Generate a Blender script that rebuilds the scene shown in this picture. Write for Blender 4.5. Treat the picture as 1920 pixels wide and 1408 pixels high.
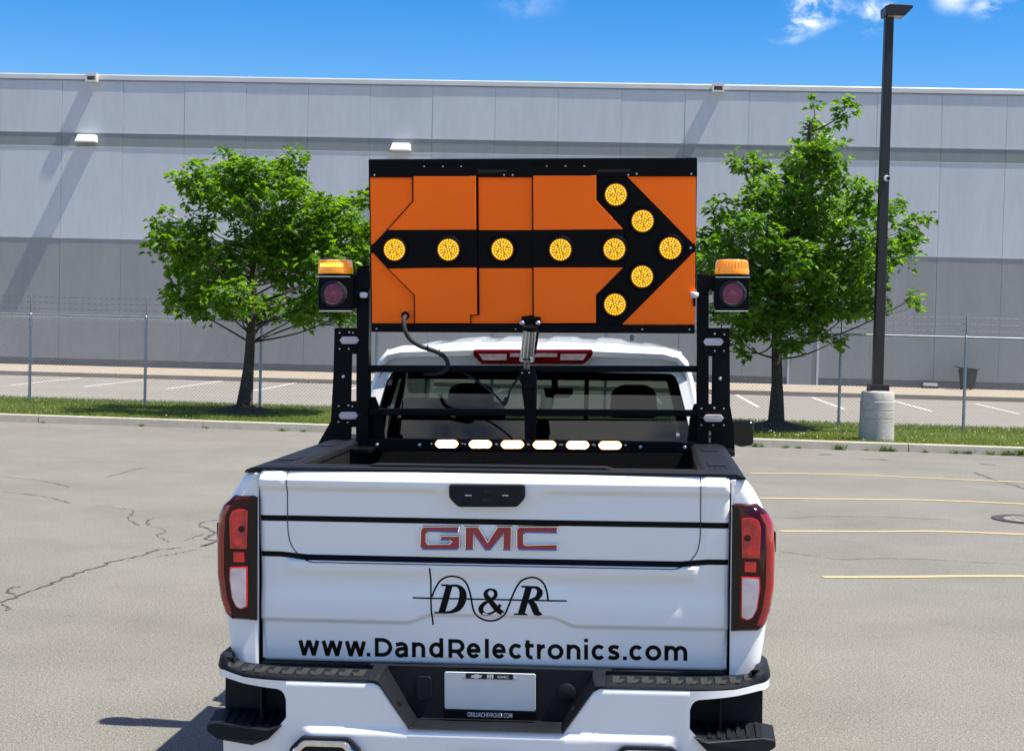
import bpy, bmesh, math, random
import numpy as np
from mathutils import Vector, Matrix
random.seed(7); rng = np.random.default_rng(7)
for o in list(bpy.data.objects): bpy.data.objects.remove(o)
S = bpy.context.scene
COL = S.collection

# ------------------------------------------------------------------ camera
F, CX, CY, H = 3000.0, 960.0, 704.0, 1.97
PITCH, ROLL = math.atan(94 / 3000.0), math.radians(1.4)
fwd = np.array([0, math.cos(PITCH), -math.sin(PITCH)])
r0 = np.array([1.0, 0, 0]); u0 = np.cross(r0, fwd)
right = math.cos(ROLL) * r0 + math.sin(ROLL) * u0
up = -math.sin(ROLL) * r0 + math.cos(ROLL) * u0
CAMP = np.array([0, 0, H])
cd = bpy.data.cameras.new('camera'); cam = bpy.data.objects.new('camera', cd); COL.objects.link(cam)
cd.sensor_width = 36.0; cd.lens = 36.0 * F / 1920.0; cd.clip_start = 0.1; cd.clip_end = 3000
cam.matrix_world = Matrix(((right[0], up[0], -fwd[0], 0), (right[1], up[1], -fwd[1], 0), (right[2], up[2], -fwd[2], H), (0, 0, 0, 1)))
S.camera = cam

# ------------------------------------------------------------------ sun, sky, exposure
SUN = Vector((0.47, -0.10, 1.0)).normalized()
sl = bpy.data.lights.new('sun', 'SUN'); sl.energy = 4.2; sl.angle = math.radians(0.53); sl.color = (1.0, 0.94, 0.84)
so = bpy.data.objects.new('sun', sl); COL.objects.link(so)
so.rotation_mode = 'QUATERNION'; so.rotation_quaternion = SUN.to_track_quat('Z', 'Y'); so.location = (12, -6, 30)
W = bpy.data.worlds.new('World'); S.world = W; W.use_nodes = True
wt = W.node_tree; wt.nodes.clear()
def wn(t, **k):
    n = wt.nodes.new(t)
    for a, b in k.items(): setattr(n, a, b)
    return n
sky = wn('ShaderNodeTexSky', sky_type='NISHITA', sun_disc=False)
sky.sun_elevation = math.asin(SUN.z); sky.sun_rotation = math.atan2(SUN.x, SUN.y)
sky.altitude = 200; sky.air_density = 1.0; sky.dust_density = 0.15; sky.ozone_density = 2.5
hs = wn('ShaderNodeHueSaturation'); hs.inputs['Saturation'].default_value = 1.58; hs.inputs['Value'].default_value = 0.74; hs.inputs['Hue'].default_value = 0.512
wt.links.new(sky.outputs[0], hs.inputs['Color'])
# sparse fair-weather cloud puffs in and around the view
tc = wn('ShaderNodeTexCoord'); nz = wn('ShaderNodeTexNoise'); nz.inputs['Scale'].default_value = 42; nz.inputs['Detail'].default_value = 9
nz.inputs['Roughness'].default_value = 0.58; nz.inputs['Distortion'].default_value = 0.35
mp = wn('ShaderNodeMapping'); mp.inputs['Scale'].default_value = (1, 1, 1.7); mp.inputs['Location'].default_value = (0, 0, 0)
wt.links.new(tc.outputs['Generated'], mp.inputs[0]); wt.links.new(mp.outputs[0], nz.inputs[0])
def skydir(px, py):
    d = fwd + right * (px - CX) / F - up * (py - CY) / F
    return d / np.linalg.norm(d)
acc = None
for (px, py, w, a) in ((1520, 22, 62, 1.0), (1478, 52, 42, .9), (1565, 20, 45, 1.0), (1640, 30, 48, .95), (1866, 14, 48, .7), (1790, 0, 40, .45), (985, -8, 70, .16), (1330, -60, 60, .8), (500, -220, 150, .8), (1800, -330, 190, .9), (-300, -120, 140, .8), (2400, -40, 120, .8)):
    d = skydir(px, py)
    vs = wn('ShaderNodeVectorMath', operation='SUBTRACT'); vs.inputs[1].default_value = tuple(d)
    wt.links.new(tc.outputs['Generated'], vs.inputs[0])
    vm = wn('ShaderNodeVectorMath', operation='MULTIPLY'); vm.inputs[1].default_value = (1, 1, 1.5); wt.links.new(vs.outputs[0], vm.inputs[0])
    ln = wn('ShaderNodeVectorMath', operation='LENGTH'); wt.links.new(vm.outputs[0], ln.inputs[0])
    mr = wn('ShaderNodeMapRange', interpolation_type='SMOOTHSTEP'); mr.inputs['From Min'].default_value = 0; mr.inputs['From Max'].default_value = w / F * 1.3
    mr.inputs['To Min'].default_value = a; mr.inputs['To Max'].default_value = 0
    wt.links.new(ln.outputs['Value'], mr.inputs['Value'])
    if acc is None: acc = mr.outputs[0]
    else:
        mx = wn('ShaderNodeMath', operation='MAXIMUM'); wt.links.new(acc, mx.inputs[0]); wt.links.new(mr.outputs[0], mx.inputs[1]); acc = mx.outputs[0]
# unseen cumulus added above the frame for white fill light
n2 = wn('ShaderNodeTexNoise'); n2.inputs['Scale'].default_value = 4.5; n2.inputs['Detail'].default_value = 8; n2.inputs['Roughness'].default_value = .55; wt.links.new(mp.outputs[0], n2.inputs[0])
sx = wn('ShaderNodeSeparateXYZ'); wt.links.new(tc.outputs['Generated'], sx.inputs[0])
el = wn('ShaderNodeMapRange', interpolation_type='SMOOTHSTEP'); el.inputs['From Min'].default_value = .22; el.inputs['From Max'].default_value = .36; wt.links.new(sx.outputs['Z'], el.inputs['Value'])
cm = wn('ShaderNodeMapRange', interpolation_type='SMOOTHSTEP'); cm.inputs['From Min'].default_value = .51; cm.inputs['From Max'].default_value = .66; wt.links.new(n2.outputs[0], cm.inputs['Value'])
cf = wn('ShaderNodeMath', operation='MULTIPLY'); wt.links.new(el.outputs[0], cf.inputs[0]); wt.links.new(cm.outputs[0], cf.inputs[1])
cn = wn('ShaderNodeMapRange', interpolation_type='SMOOTHSTEP'); cn.inputs['From Min'].default_value = .40; cn.inputs['From Max'].default_value = .72; wt.links.new(nz.outputs[0], cn.inputs['Value'])
cr = wn('ShaderNodeMath', operation='MULTIPLY'); wt.links.new(acc, cr.inputs[0]); wt.links.new(cn.outputs[0], cr.inputs[1])
cx2 = wn('ShaderNodeMath', operation='MAXIMUM'); wt.links.new(cr.outputs[0], cx2.inputs[0]); wt.links.new(cf.outputs[0], cx2.inputs[1])
mixc = wn('ShaderNodeMix', data_type='RGBA'); wt.links.new(cx2.outputs[0], mixc.inputs['Factor']); wt.links.new(hs.outputs[0], mixc.inputs['A'])
mixc.inputs['B'].default_value = (8.6, 8.5, 8.6, 1)
bg = wn('ShaderNodeBackground'); bg.inputs['Strength'].default_value = 0.095
wo = wn('ShaderNodeOutputWorld'); wt.links.new(mixc.outputs['Result'], bg.inputs['Color']); wt.links.new(bg.outputs[0], wo.inputs[0])
vs_ = S.view_settings; vs_.view_transform = 'Standard'; vs_.look = 'None'; vs_.exposure = 1.16; vs_.gamma = 1.0; vs_.use_curve_mapping = False
S.render.engine = 'CYCLES'; S.cycles.max_bounces = 8; S.cycles.transparent_max_bounces = 16

# ------------------------------------------------------------------ pixel helpers (direction only; depth comes from the thing touched)
def ray(px, py): return fwd + right * (px - CX) / F - up * (py - CY) / F
def G(px, py, z=0.0):
    d = ray(px, py); t = (z - H) / d[2]; q = CAMP + d * t
    return (float(q[0]), float(q[1]), z)
YAW, TROLL = math.radians(-4.75), math.radians(-1.0)
TL = np.array([-0.04, 5.94, 0.0])
MT = Matrix.Translation(Vector(TL)) @ Matrix.Rotation(YAW, 4, 'Z') @ Matrix.Rotation(TROLL, 4, 'Y')
RT = np.array(MT.to_3x3())
def P(px, py, y):
    dl = RT.T @ ray(px, py); o = RT.T @ (CAMP - TL); t = (y - o[1]) / dl[1]; q = o + dl * t
    return (float(q[0]), float(q[2]))
def P3(px, py, y):
    a = P(px, py, y); return (a[0], y, a[1])
def at_depth(px, py, Y):
    d = ray(px, py); q = CAMP + d * (Y / d[1]); return Vector((float(q[0]), float(q[1]), float(q[2])))

# ------------------------------------------------------------------ materials
MATS = {}
def mat(name, col, rough=0.5, metal=0.0, var=0.06, vscale=6.0, bump=0.0, bscale=80.0, coat=0.0, spec=0.5, emit=None, estr=0.0, coord='Object', trans=0.0):
    if name in MATS: return MATS[name]
    m = bpy.data.materials.new(name); m.use_nodes = True; nt = m.node_tree; N = nt.nodes; Lk = nt.links
    b = N['Principled BSDF']
    t = N.new('ShaderNodeTexCoord')
    n = N.new('ShaderNodeTexNoise'); n.inputs['Scale'].default_value = vscale; n.inputs['Detail'].default_value = 5
    Lk.new(t.outputs[coord], n.inputs['Vector'])
    r = N.new('ShaderNodeValToRGB')
    r.color_ramp.elements[0].position = 0.3; r.color_ramp.elements[1].position = 0.7
    lo = [max(0, c * (1 - var)) for c in col]; hi = [min(1, c * (1 + var)) for c in col]
    r.color_ramp.elements[0].color = (*lo, 1); r.color_ramp.elements[1].color = (*hi, 1)
    Lk.new(n.outputs['Fac'], r.inputs['Fac']); Lk.new(r.outputs['Color'], b.inputs['Base Color'])
    b.inputs['Roughness'].default_value = rough; b.inputs['Metallic'].default_value = metal
    b.inputs['Coat Weight'].default_value = coat; b.inputs['Coat Roughness'].default_value = 0.04
    b.inputs['Specular IOR Level'].default_value = spec; b.inputs['Transmission Weight'].default_value = trans
    if emit: b.inputs['Emission Color'].default_value = (*emit, 1); b.inputs['Emission Strength'].default_value = estr
    if bump > 0:
        n2 = N.new('ShaderNodeTexNoise'); n2.inputs['Scale'].default_value = bscale; n2.inputs['Detail'].default_value = 4
        Lk.new(t.outputs[coord], n2.inputs['Vector'])
        bp = N.new('ShaderNodeBump'); bp.inputs['Strength'].default_value = bump; bp.inputs['Distance'].default_value = 0.01
        Lk.new(n2.outputs['Fac'], bp.inputs['Height']); Lk.new(bp.outputs['Normal'], b.inputs['Normal'])
    MATS[name] = m
    return m
def glass_mat(name, tint, ior=1.5, rough=0.0):
    if name in MATS: return MATS[name]
    m = bpy.data.materials.new(name); m.use_nodes = True; nt = m.node_tree; N = nt.nodes; Lk = nt.links
    N.remove(N['Principled BSDF']); out = N['Material Output']
    tr = N.new('ShaderNodeBsdfTransparent')
    t = N.new('ShaderNodeTexCoord'); n = N.new('ShaderNodeTexNoise'); n.inputs['Scale'].default_value = 2; Lk.new(t.outputs['Object'], n.inputs[0])
    r = N.new('ShaderNodeValToRGB'); r.color_ramp.elements[0].color = (*[c * .94 for c in tint], 1); r.color_ramp.elements[1].color = (*tint, 1)
    Lk.new(n.outputs['Fac'], r.inputs[0]); Lk.new(r.outputs[0], tr.inputs[0])
    gl = N.new('ShaderNodeBsdfGlossy'); gl.inputs['Roughness'].default_value = rough; gl.inputs[0].default_value = (1, 1, 1, 1)
    lw = N.new('ShaderNodeLayerWeight'); lw.inputs[0].default_value = .5
    pw = N.new('ShaderNodeMath'); pw.operation = 'POWER'; pw.inputs[1].default_value = 5; Lk.new(lw.outputs['Facing'], pw.inputs[0])
    fr = N.new('ShaderNodeMath'); fr.operation = 'MULTIPLY_ADD'; fr.inputs[1].default_value = .965; fr.inputs[2].default_value = .035; Lk.new(pw.outputs[0], fr.inputs[0])
    mx = N.new('ShaderNodeMixShader'); Lk.new(fr.outputs[0], mx.inputs[0]); Lk.new(tr.outputs[0], mx.inputs[1]); Lk.new(gl.outputs[0], mx.inputs[2])
    Lk.new(mx.outputs[0], out.inputs[0]); MATS[name] = m
    return m
def ramp_mat(name, stops, scale, rough, detail=8, bump=0.3, bscale=300, speck=None, coord='Object', rough2=0.6):
    """layered: broad patches x fine aggregate"""
    if name in MATS: return MATS[name]
    m = bpy.data.materials.new(name); m.use_nodes = True; nt = m.node_tree; N = nt.nodes; Lk = nt.links
    b = N['Principled BSDF']; t = N.new('ShaderNodeTexCoord')
    if coord == 'World':
        t = N.new('ShaderNodeVectorMath'); t.operation = 'MULTIPLY'; t.inputs[1].default_value = (1, 1, .22); gp_ = N.new('ShaderNodeNewGeometry'); Lk.new(gp_.outputs['Position'], t.inputs[0]); coord = 'Vector'
    n = N.new('ShaderNodeTexNoise'); n.inputs['Scale'].default_value = scale; n.inputs['Detail'].default_value = detail; n.inputs['Roughness'].default_value = rough2
    Lk.new(t.outputs[coord], n.inputs[0])
    r = N.new('ShaderNodeValToRGB'); cr_ = r.color_ramp
    while len(cr_.elements) < len(stops): cr_.elements.new(0.5)
    for e, (p, c) in zip(cr_.elements, stops): e.position = p; e.color = (*c, 1)
    Lk.new(n.outputs['Fac'], r.inputs[0]); col = r.outputs[0]
    for (sc, lo, hi, p0, p1) in (speck or []):
        n2 = N.new('ShaderNodeTexNoise'); n2.inputs['Scale'].default_value = sc; n2.inputs['Detail'].default_value = 3; n2.inputs['Roughness'].default_value = .7
        Lk.new(t.outputs[coord], n2.inputs[0])
        r2 = N.new('ShaderNodeValToRGB'); r2.color_ramp.elements[0].position = p0; r2.color_ramp.elements[1].position = p1
        r2.color_ramp.elements[0].color = (lo, lo, lo, 1); r2.color_ramp.elements[1].color = (hi, hi, hi, 1)
        Lk.new(n2.outputs['Fac'], r2.inputs[0])
        mx = N.new('ShaderNodeMix'); mx.data_type = 'RGBA'; mx.blend_type = 'MULTIPLY'; mx.inputs['Factor'].default_value = 1
        Lk.new(col, mx.inputs['A']); Lk.new(r2.outputs[0], mx.inputs['B']); col = mx.outputs['Result']
    Lk.new(col, b.inputs['Base Color']); b.inputs['Roughness'].default_value = rough; b.inputs['Specular IOR Level'].default_value = 0.3
    n3 = N.new('ShaderNodeTexNoise'); n3.inputs['Scale'].default_value = bscale; n3.inputs['Detail'].default_value = 3; Lk.new(t.outputs[coord], n3.inputs[0])
    bp = N.new('ShaderNodeBump'); bp.inputs['Strength'].default_value = bump; bp.inputs['Distance'].default_value = 0.01
    Lk.new(n3.outputs['Fac'], bp.inputs['Height']); Lk.new(bp.outputs['Normal'], b.inputs['Normal'])
    MATS[name] = m
    return m

asphalt = ramp_mat('weathered_asphalt', [(.25, (.150, .143, .124)), (.5, (.180, .171, .149)), (.75, (.202, .193, .171))], 0.45, 0.9, 9, 0.55, 90,
                   speck=[(45, .80, 1.17, .35, .65), (105, .40, 1.50, .36, .65), (230, .75, 1.2, .36, .64), (5.5, .80, 1.02, .26, .38), (1.6, .93, 1.05, .3, .7)])
asphalt2 = ramp_mat('far_lot_asphalt', [(.3, (.205, .188, .166)), (.7, (.236, .218, .194))], 0.4, 0.9, 8, 0.3, 60, speck=[(40, .85, 1.12, .35, .65)])
concrete = ramp_mat('pale_concrete', [(.25, (.33, .30, .235)), (.5, (.40, .365, .295)), (.75, (.45, .41, .34))], 3.0, 0.9, 9, 0.4, 60, speck=[(60, .85, 1.1, .35, .65)])
concrete_base = ramp_mat('pole_base_concrete', [(.25, (.31, .30, .27)), (.5, (.375, .36, .33)), (.75, (.42, .405, .375))], 4.0, 0.9, 10, 0.4, 50, speck=[(30, .8, 1.08, .3, .6)])
tan_conc = ramp_mat('tan_kerb_concrete', [(.3, (.29, .245, .19)), (.7, (.34, .295, .235))], 2.0, 0.9, 8, 0.2, 60)
foundation = ramp_mat('foundation_concrete', [(.3, (.16, .165, .17)), (.7, (.2, .2, .205))], 2.0, 0.9, 8, 0.2, 60)
soil = ramp_mat('turf_soil', [(.3, (.06, .075, .02)), (.7, (.10, .12, .035))], 3.0, 1.0, 8, 0.5, 40)
mulch = ramp_mat('mulch', [(.3, (.035, .026, .02)), (.7, (.08, .06, .045))], 14.0, 1.0, 9, 1.0, 40)
crackm = mat('crack_filler', (.05, .047, .043), .9, var=.4, vscale=20)
yellow = ramp_mat('faded_yellow_paint', [(.3, (.40, .31, .17)), (.55, (.46, .34, .16)), (.75, (.29, .26, .20))], 5.0, .7, 8, .3, 90)
wpaint = ramp_mat('faded_white_paint', [(.3, (.45, .44, .42)), (.7, (.60, .59, .57))], 3.0, .7, 8, .2, 90)
wall_light = ramp_mat('wall_pale_paint', [(.2, (.455, .49, .52)), (.5, (.49, .525, .555)), (.8, (.51, .545, .575))], .35, .75, 8, .12, 18, speck=[(1.3, .945, 1.03, .3, .7), (5, .97, 1.02, .35, .65)], coord='World')
wall_band = ramp_mat('wall_band_paint', [(.2, (.205, .228, .225)), (.8, (.235, .258, .255))], .5, .75, 8, .12, 18, speck=[(1.3, .94, 1.03, .3, .7), (5, .97, 1.02, .35, .65)], coord='World')
wall_dark = ramp_mat('wall_grey_paint', [(.2, (.248, .258, .262)), (.8, (.283, .293, .297))], .4, .75, 8, .12, 18, speck=[(1.3, .94, 1.03, .3, .7), (5, .97, 1.02, .35, .65)], coord='World')
galv = mat('galvanised_steel', (.34, .37, .40), .42, .75, var=.12, vscale=9)
galv_wire = mat('galvanised_wire', (.24, .255, .265), .5, .5, var=.1)
barb_m = mat('barbed_wire', (.16, .165, .17), .5, .5)
flashing = mat('roof_flashing', (.62, .61, .58), .4, .2, var=.05, vscale=1)
white_fix = mat('white_fixture', (.78, .78, .77), .45, var=.03)
bronze = mat('dark_bronze_paint', (.018, .015, .014), .38, .1, var=.15, vscale=3)
bark = ramp_mat('bark', [(.3, (.035, .028, .023)), (.7, (.085, .07, .058))], 18.0, .95, 8, 1.0, 50)
# truck
paint = mat('white_truck_paint', (.84, .84, .84), .30, 0, var=.008, vscale=1.5, coat=1.0, spec=.5)
blackpl = mat('black_textured_plastic', (.0062, .0078, .0112), .55, 0, var=.15, vscale=20, bump=.12, bscale=600, spec=.22)
blackgl = mat('black_gloss', (.004, .004, .005), .16, 0, var=.1, coat=.2, spec=.3)
rackblk = mat('black_powder_coat', (.0024, .0026, .0036), .45, 0, var=.2, vscale=12, bump=.05, bscale=500, spec=.12)
vinyl = mat('black_vinyl', (.003, .003, .0035), .45, 0, var=.1, spec=.12)
liner = mat('bed_liner', (.006, .006, .0065), .75, 0, var=.2, vscale=30, bump=.4, bscale=300, spec=.2)
gapm = mat('shut_line', (.02, .022, .026), .7)
chrome = mat('chrome', (.80, .81, .83), .08, 1.0, var=.02)
bright_al = mat('aluminium', (.62, .63, .64), .28, 1.0, var=.06, vscale=20)
steel = mat('zinc_bolt', (.60, .61, .62), .32, .9, var=.1)
emblem_red = mat('emblem_red', (.34, .003, .020), .22, 0, var=.05, coat=.8)
red_lens = mat('red_lens', (.46, .004, .005), .12, 0, var=.38, vscale=30, coat=1.0, bump=.25, bscale=120)
red_dark = mat('smoked_red_lens', (.030, .0008, .0014), .12, 0, var=.5, vscale=8, coat=.25, spec=.25)
red_rim = mat('rim_red_lens', (.30, .004, .005), .12, 0, var=.15, vscale=12, coat=1.0)
red_bright = mat('bright_red_lens', (.66, .010, .009), .18, 0, var=.12, vscale=20, coat=1.0)
clear_lens = mat('clear_lens', (.60, .50, .52), .12, 0, var=.22, vscale=14, coat=1.0, bump=.06, bscale=40)
maroon_strip = mat('maroon_lens', (.16, .003, .016), .15, 0, var=.15, coat=.6)
grey_lens = mat('grey_lens', (.17, .14, .155), .15, 0, var=.3, vscale=30, coat=1.0)
rubber = mat('rubber', (.016, .016, .016), .8, 0, var=.2, vscale=30, bump=.3, bscale=100)
cabin = mat('cabin_trim', (.022, .022, .024), .7, 0, var=.2, vscale=10)
cabin_grey = mat('cabin_headliner', (.30, .30, .29), .9, 0)
seatm = mat('seat_cloth', (.018, .018, .02), .8, 0, var=.2, vscale=40, bump=.2, bscale=300)
rear_glass = glass_mat('tinted_glass', (.125, .170, .162), 1.5)
clear_glass = glass_mat('windscreen_glass', (.80, .86, .83), 1.5)
side_glass = glass_mat('side_glass', (.26, .29, .28), 1.5)
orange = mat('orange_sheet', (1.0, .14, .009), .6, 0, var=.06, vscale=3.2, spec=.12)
_nt = orange.node_tree; _sc = _nt.nodes.new('ShaderNodeVectorMath'); _sc.operation = 'MULTIPLY'; _sc.inputs[1].default_value = (1.62, 1.62, 1.62)   # extra brightness put into the colour beyond full reflectance, standing in for fluorescent sheeting
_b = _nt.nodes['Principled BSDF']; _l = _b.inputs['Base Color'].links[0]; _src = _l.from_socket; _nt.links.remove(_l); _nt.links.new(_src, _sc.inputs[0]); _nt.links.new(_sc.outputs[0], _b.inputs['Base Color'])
amber_emit = mat('amber_led', (.9, .4, .02), .2, 0, emit=(1.0, .50, .0), estr=1.15, coat=.5)
hot_emit = mat('amber_led_hot', (.9, .6, .2), .2, 0, emit=(1.0, .62, .20), estr=.95, coat=.5)
amber_body = mat('amber_lamp_body', (.16, .05, .004), .2, 0, var=.2, vscale=60, emit=(1.0, .33, .0), estr=.18, coat=.4)
beacon_m = mat('beacon_amber', (.80, .25, .008), .08, 0, var=.1, vscale=20, emit=(1.0, .33, .0), estr=.16, coat=1.0)
beacon_hot = mat('beacon_flash', (.95, .6, .05), .2, 0, emit=(1.0, .62, .04), estr=1.1, coat=1.0)
maroon = mat('unlit_red_lamp', (.24, .03, .065), .4, 0, var=.2, vscale=90, coat=.25, bump=.3, bscale=150)
led_white = mat('led_core', (1, .9, .7), .3, 0, emit=(1.0, .86, .62), estr=7.0)
led_amber = mat('led_rim', (.9, .5, .15), .3, 0, emit=(1.0, .40, .06), estr=.8)
plate_m = mat('plate_white', (.66, .67, .68), .4, 0, var=.02, vscale=20, bump=.06, bscale=40)
print_w = mat('white_print', (.72, .74, .76), .5)
binm = mat('grey_bin_plastic', (.035, .038, .042), .5, var=.1)
glove = mat('iron_cover', (.05, .047, .045), .7, .3, var=.3, vscale=30, bump=.3, bscale=80)

# ------------------------------------------------------------------ mesh helpers
def link(o, parent=None):
    COL.objects.link(o)
    if parent is not None: o.parent = parent
    return o
def tag(o, label=None, cat=None, group=None, kind=None):
    if label: o['label'] = label
    if cat: o['category'] = cat
    if group: o['group'] = group
    if kind: o['kind'] = kind
    return o
def empty(name, loc=(0, 0, 0), M=None, parent=None):
    o = bpy.data.objects.new(name, None); o.empty_display_size = .1
    if M is not None: o.matrix_world = M
    else: o.location = loc
    return link(o, parent)
class MB:
    def __init__(s): s.v = []; s.f = []
    def add(s, vs, fs):
        k = len(s.v); s.v += [tuple(map(float, p)) for p in vs]; s.f += [tuple(i + k for i in f) for f in fs]; return s
    def box(s, x0, x1, y0, y1, z0, z1):
        return s.add([(x0, y0, z0), (x1, y0, z0), (x1, y1, z0), (x0, y1, z0), (x0, y0, z1), (x1, y0, z1), (x1, y1, z1), (x0, y1, z1)],
                     [(0, 3, 2, 1), (4, 5, 6, 7), (0, 1, 5, 4), (1, 2, 6, 5), (2, 3, 7, 6), (3, 0, 4, 7)])
    def prism(s, poly, y0, y1):           # polygon in xz, extruded along y
        n = len(poly); a = sum(poly[i][0] * poly[(i + 1) % n][1] - poly[(i + 1) % n][0] * poly[i][1] for i in range(n))
        if a < 0: poly = poly[::-1]
        vs = [(x, y0, z) for x, z in poly] + [(x, y1, z) for x, z in poly]
        return s.add(vs, [tuple(range(n)), tuple(range(2 * n - 1, n - 1, -1))] + [(i, n + i, n + (i + 1) % n, (i + 1) % n) for i in range(n)])
    def prism_x(s, poly, x0, x1):         # polygon in yz, extruded along x
        n = len(poly); a = sum(poly[i][0] * poly[(i + 1) % n][1] - poly[(i + 1) % n][0] * poly[i][1] for i in range(n))
        if a < 0: poly = poly[::-1]
        vs = [(x0, y, z) for y, z in poly] + [(x1, y, z) for y, z in poly]
        return s.add(vs, [tuple(range(n - 1, -1, -1)), tuple(range(n, 2 * n))] + [(i, (i + 1) % n, n + (i + 1) % n, n + i) for i in range(n)])
    def quads(s, grid):                   # grid[i][j] -> points
        r = len(grid); c = len(grid[0]); vs = [p for row in grid for p in row]
        return s.add(vs, [(i * c + j, i * c + j + 1, (i + 1) * c + j + 1, (i + 1) * c + j) for i in range(r - 1) for j in range(c - 1)])
    def tube(s, path, rad, n=8, cap=True):
        path = [Vector(p) for p in path]; rads = rad if isinstance(rad, (list, tuple)) else [rad] * len(path)
        t0 = (path[1] - path[0]).normalized(); ref = Vector((0, 0, 1)) if abs(t0.z) < .9 else Vector((1, 0, 0))
        u = t0.cross(ref).normalized(); k = len(s.v); vs = []
        for i, p in enumerate(path):
            t = (path[min(i + 1, len(path) - 1)] - path[max(i - 1, 0)]).normalized()
            u = (u - t * u.dot(t)).normalized(); w = t.cross(u)
            vs += [p + (u * math.cos(2 * math.pi * j / n) + w * math.sin(2 * math.pi * j / n)) * rads[i] for j in range(n)]
        fs = [(i * n + j, i * n + (j + 1) % n, (i + 1) * n + (j + 1) % n, (i + 1) * n + j) for i in range(len(path) - 1) for j in range(n)]
        if cap: fs += [tuple(range(n - 1, -1, -1)), tuple(range((len(path) - 1) * n, len(path) * n))]
        return s.add(vs, fs)
    def lathe(s, prof, n=24, c=(0, 0, 0), axis='z'):   # prof: (r, h)
        vs = []
        for r, h in prof:
            for j in range(n):
                a = 2 * math.pi * j / n; x, y = r * math.cos(a), r * math.sin(a)
                p = (x, y, h) if axis == 'z' else ((x, -h, y) if axis == '-y' else (h, x, y))
                vs.append((p[0] + c[0], p[1] + c[1], p[2] + c[2]))
        m = len(prof)
        fs = [(i * n + j, i * n + (j + 1) % n, (i + 1) * n + (j + 1) % n, (i + 1) * n + j) for i in range(m - 1) for j in range(n)]
        fs += [tuple(range(n - 1, -1, -1)), tuple(range((m - 1) * n, m * n))]
        return s.add(vs, fs)
    def mesh(s, name, m, smooth=None):
        me = bpy.data.meshes.new(name); me.from_pydata(s.v, [], s.f); me.update()
        if m: me.materials.append(m)
        if smooth is not None:
            me.polygons.foreach_set('use_smooth', [True] * len(me.polygons)); me.set_sharp_from_angle(angle=math.radians(smooth))
        return me
    def build(s, name, m, parent=None, smooth=None, bevel=0, seg=2, label=None, kind=None):
        o = bpy.data.objects.new(name, s.mesh(name, m, smooth)); link(o, parent)
        if bevel:
            b = o.modifiers.new('bevel', 'BEVEL'); b.width = bevel; b.segments = seg; b.limit_method = 'ANGLE'; b.angle_limit = math.radians(35)
            b.harden_normals = False
        return tag(o, label=label, kind=kind)
def reuse(me, name, parent=None, loc=(0, 0, 0), rz=0, scale=None):
    o = bpy.data.objects.new(name, me); link(o, parent); o.location = loc; o.rotation_euler[2] = rz
    if scale: o.scale = scale
    return o
def catmull(pts, n=8):
    pts = [np.array(p, float) for p in pts]; out = []
    q = [2 * pts[0] - pts[1]] + pts + [2 * pts[-1] - pts[-2]]
    for i in range(1, len(q) - 2):
        for k in range(n):
            t = k / n; a, b, c, d = q[i - 1:i + 3]
            out.append(.5 * ((2 * b) + (c - a) * t + (2 * a - 5 * b + 4 * c - d) * t * t + (3 * b - a - 3 * c + d) * t ** 3))
    out.append(pts[-1]); return out
def smooth01(t):
    t = max(0.0, min(1.0, t)); return t * t * (3 - 2 * t)
def roundpoly(poly, r, n=4):
    out = []
    m = len(poly)
    for i in range(m):
        p = np.array(poly[i], float); a = np.array(poly[i - 1], float); b = np.array(poly[(i + 1) % m], float)
        da = a - p; db = b - p; la = np.linalg.norm(da); lb = np.linalg.norm(db); rr = min(r, la * .45, lb * .45)
        s_ = p + da / la * rr; e_ = p + db / lb * rr
        for k in range(n + 1):
            t = k / n; out.append(tuple((1 - t) ** 2 * s_ + 2 * t * (1 - t) * p + t * t * e_))
    return out
def ribbon(pts, widths):
    """flat ribbon outline (two sides) from 2-D centre line"""
    pts = [np.array(p[:2], float) for p in pts]; Lf, Rt = [], []
    for i, p in enumerate(pts):
        t = pts[min(i + 1, len(pts) - 1)] - pts[max(i - 1, 0)]; t = t / (np.linalg.norm(t) + 1e-12); nrm = np.array([-t[1], t[0]])
        w = widths[i] if hasattr(widths, '__len__') else widths
        Lf.append(p + nrm * w / 2); Rt.append(p - nrm * w / 2)
    return Lf, Rt

# ================================================================== SETTING
# ground
g = MB(); g.quads([[(x, y, 0) for x in (-700, -60, -30, -15, 0, 15, 30, 60, 700)] for y in (-700, -30, 0, 10, 20, 40, 80, 1500)])
tag(g.build('ground', asphalt), kind='structure'); ground = bpy.data.objects['ground']
# --- verge line (kerb) and fence line in plan
def kerb_y(x): return 28.15 - 0.128 * (x + 3.0)
def fence_y(x): return 32.0 - 0.122 * x + 0.05
def verge_y(x): return 33.75 - 0.122 * x
XA, XB = -26.0, 26.0
kerb = empty('kerb'); tag(kerb, kind='structure')
xs = np.arange(XA, XB, 3.05); off = 6.72 - (np.floor((6.72 - XA) / 3.05) * 3.05 + XA); xs = xs + off
for x0 in xs:
    x1 = x0 + 3.035; m = MB()
    ps = []
    for x in (x0, x1):
        y = kerb_y(x); ps.append([(x, y, 0), (x, y + .02, .125), (x, y + .035, .14), (x, y + .19, .14), (x, y + .21, 0)])
    m.quads(ps); n5 = 5
    m.f += [tuple(range(4, -1, -1)), tuple(range(5, 10))]
    m.build('kerb_segment', concrete, kerb, smooth=30)
v = MB(); gx = np.linspace(XA, XB, 53)
rows = []
for x in gx:
    a, b = kerb_y(x) + .2, verge_y(x)
    rows.append([(x, a, .11), (x, a + .6, .13), (x, a + (b - a) * .5, .14), (x, b - .3, .12), (x, b, .0)])
v.quads(rows); tag(v.build('grass_verge', soil, smooth=60), kind='structure')
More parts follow.
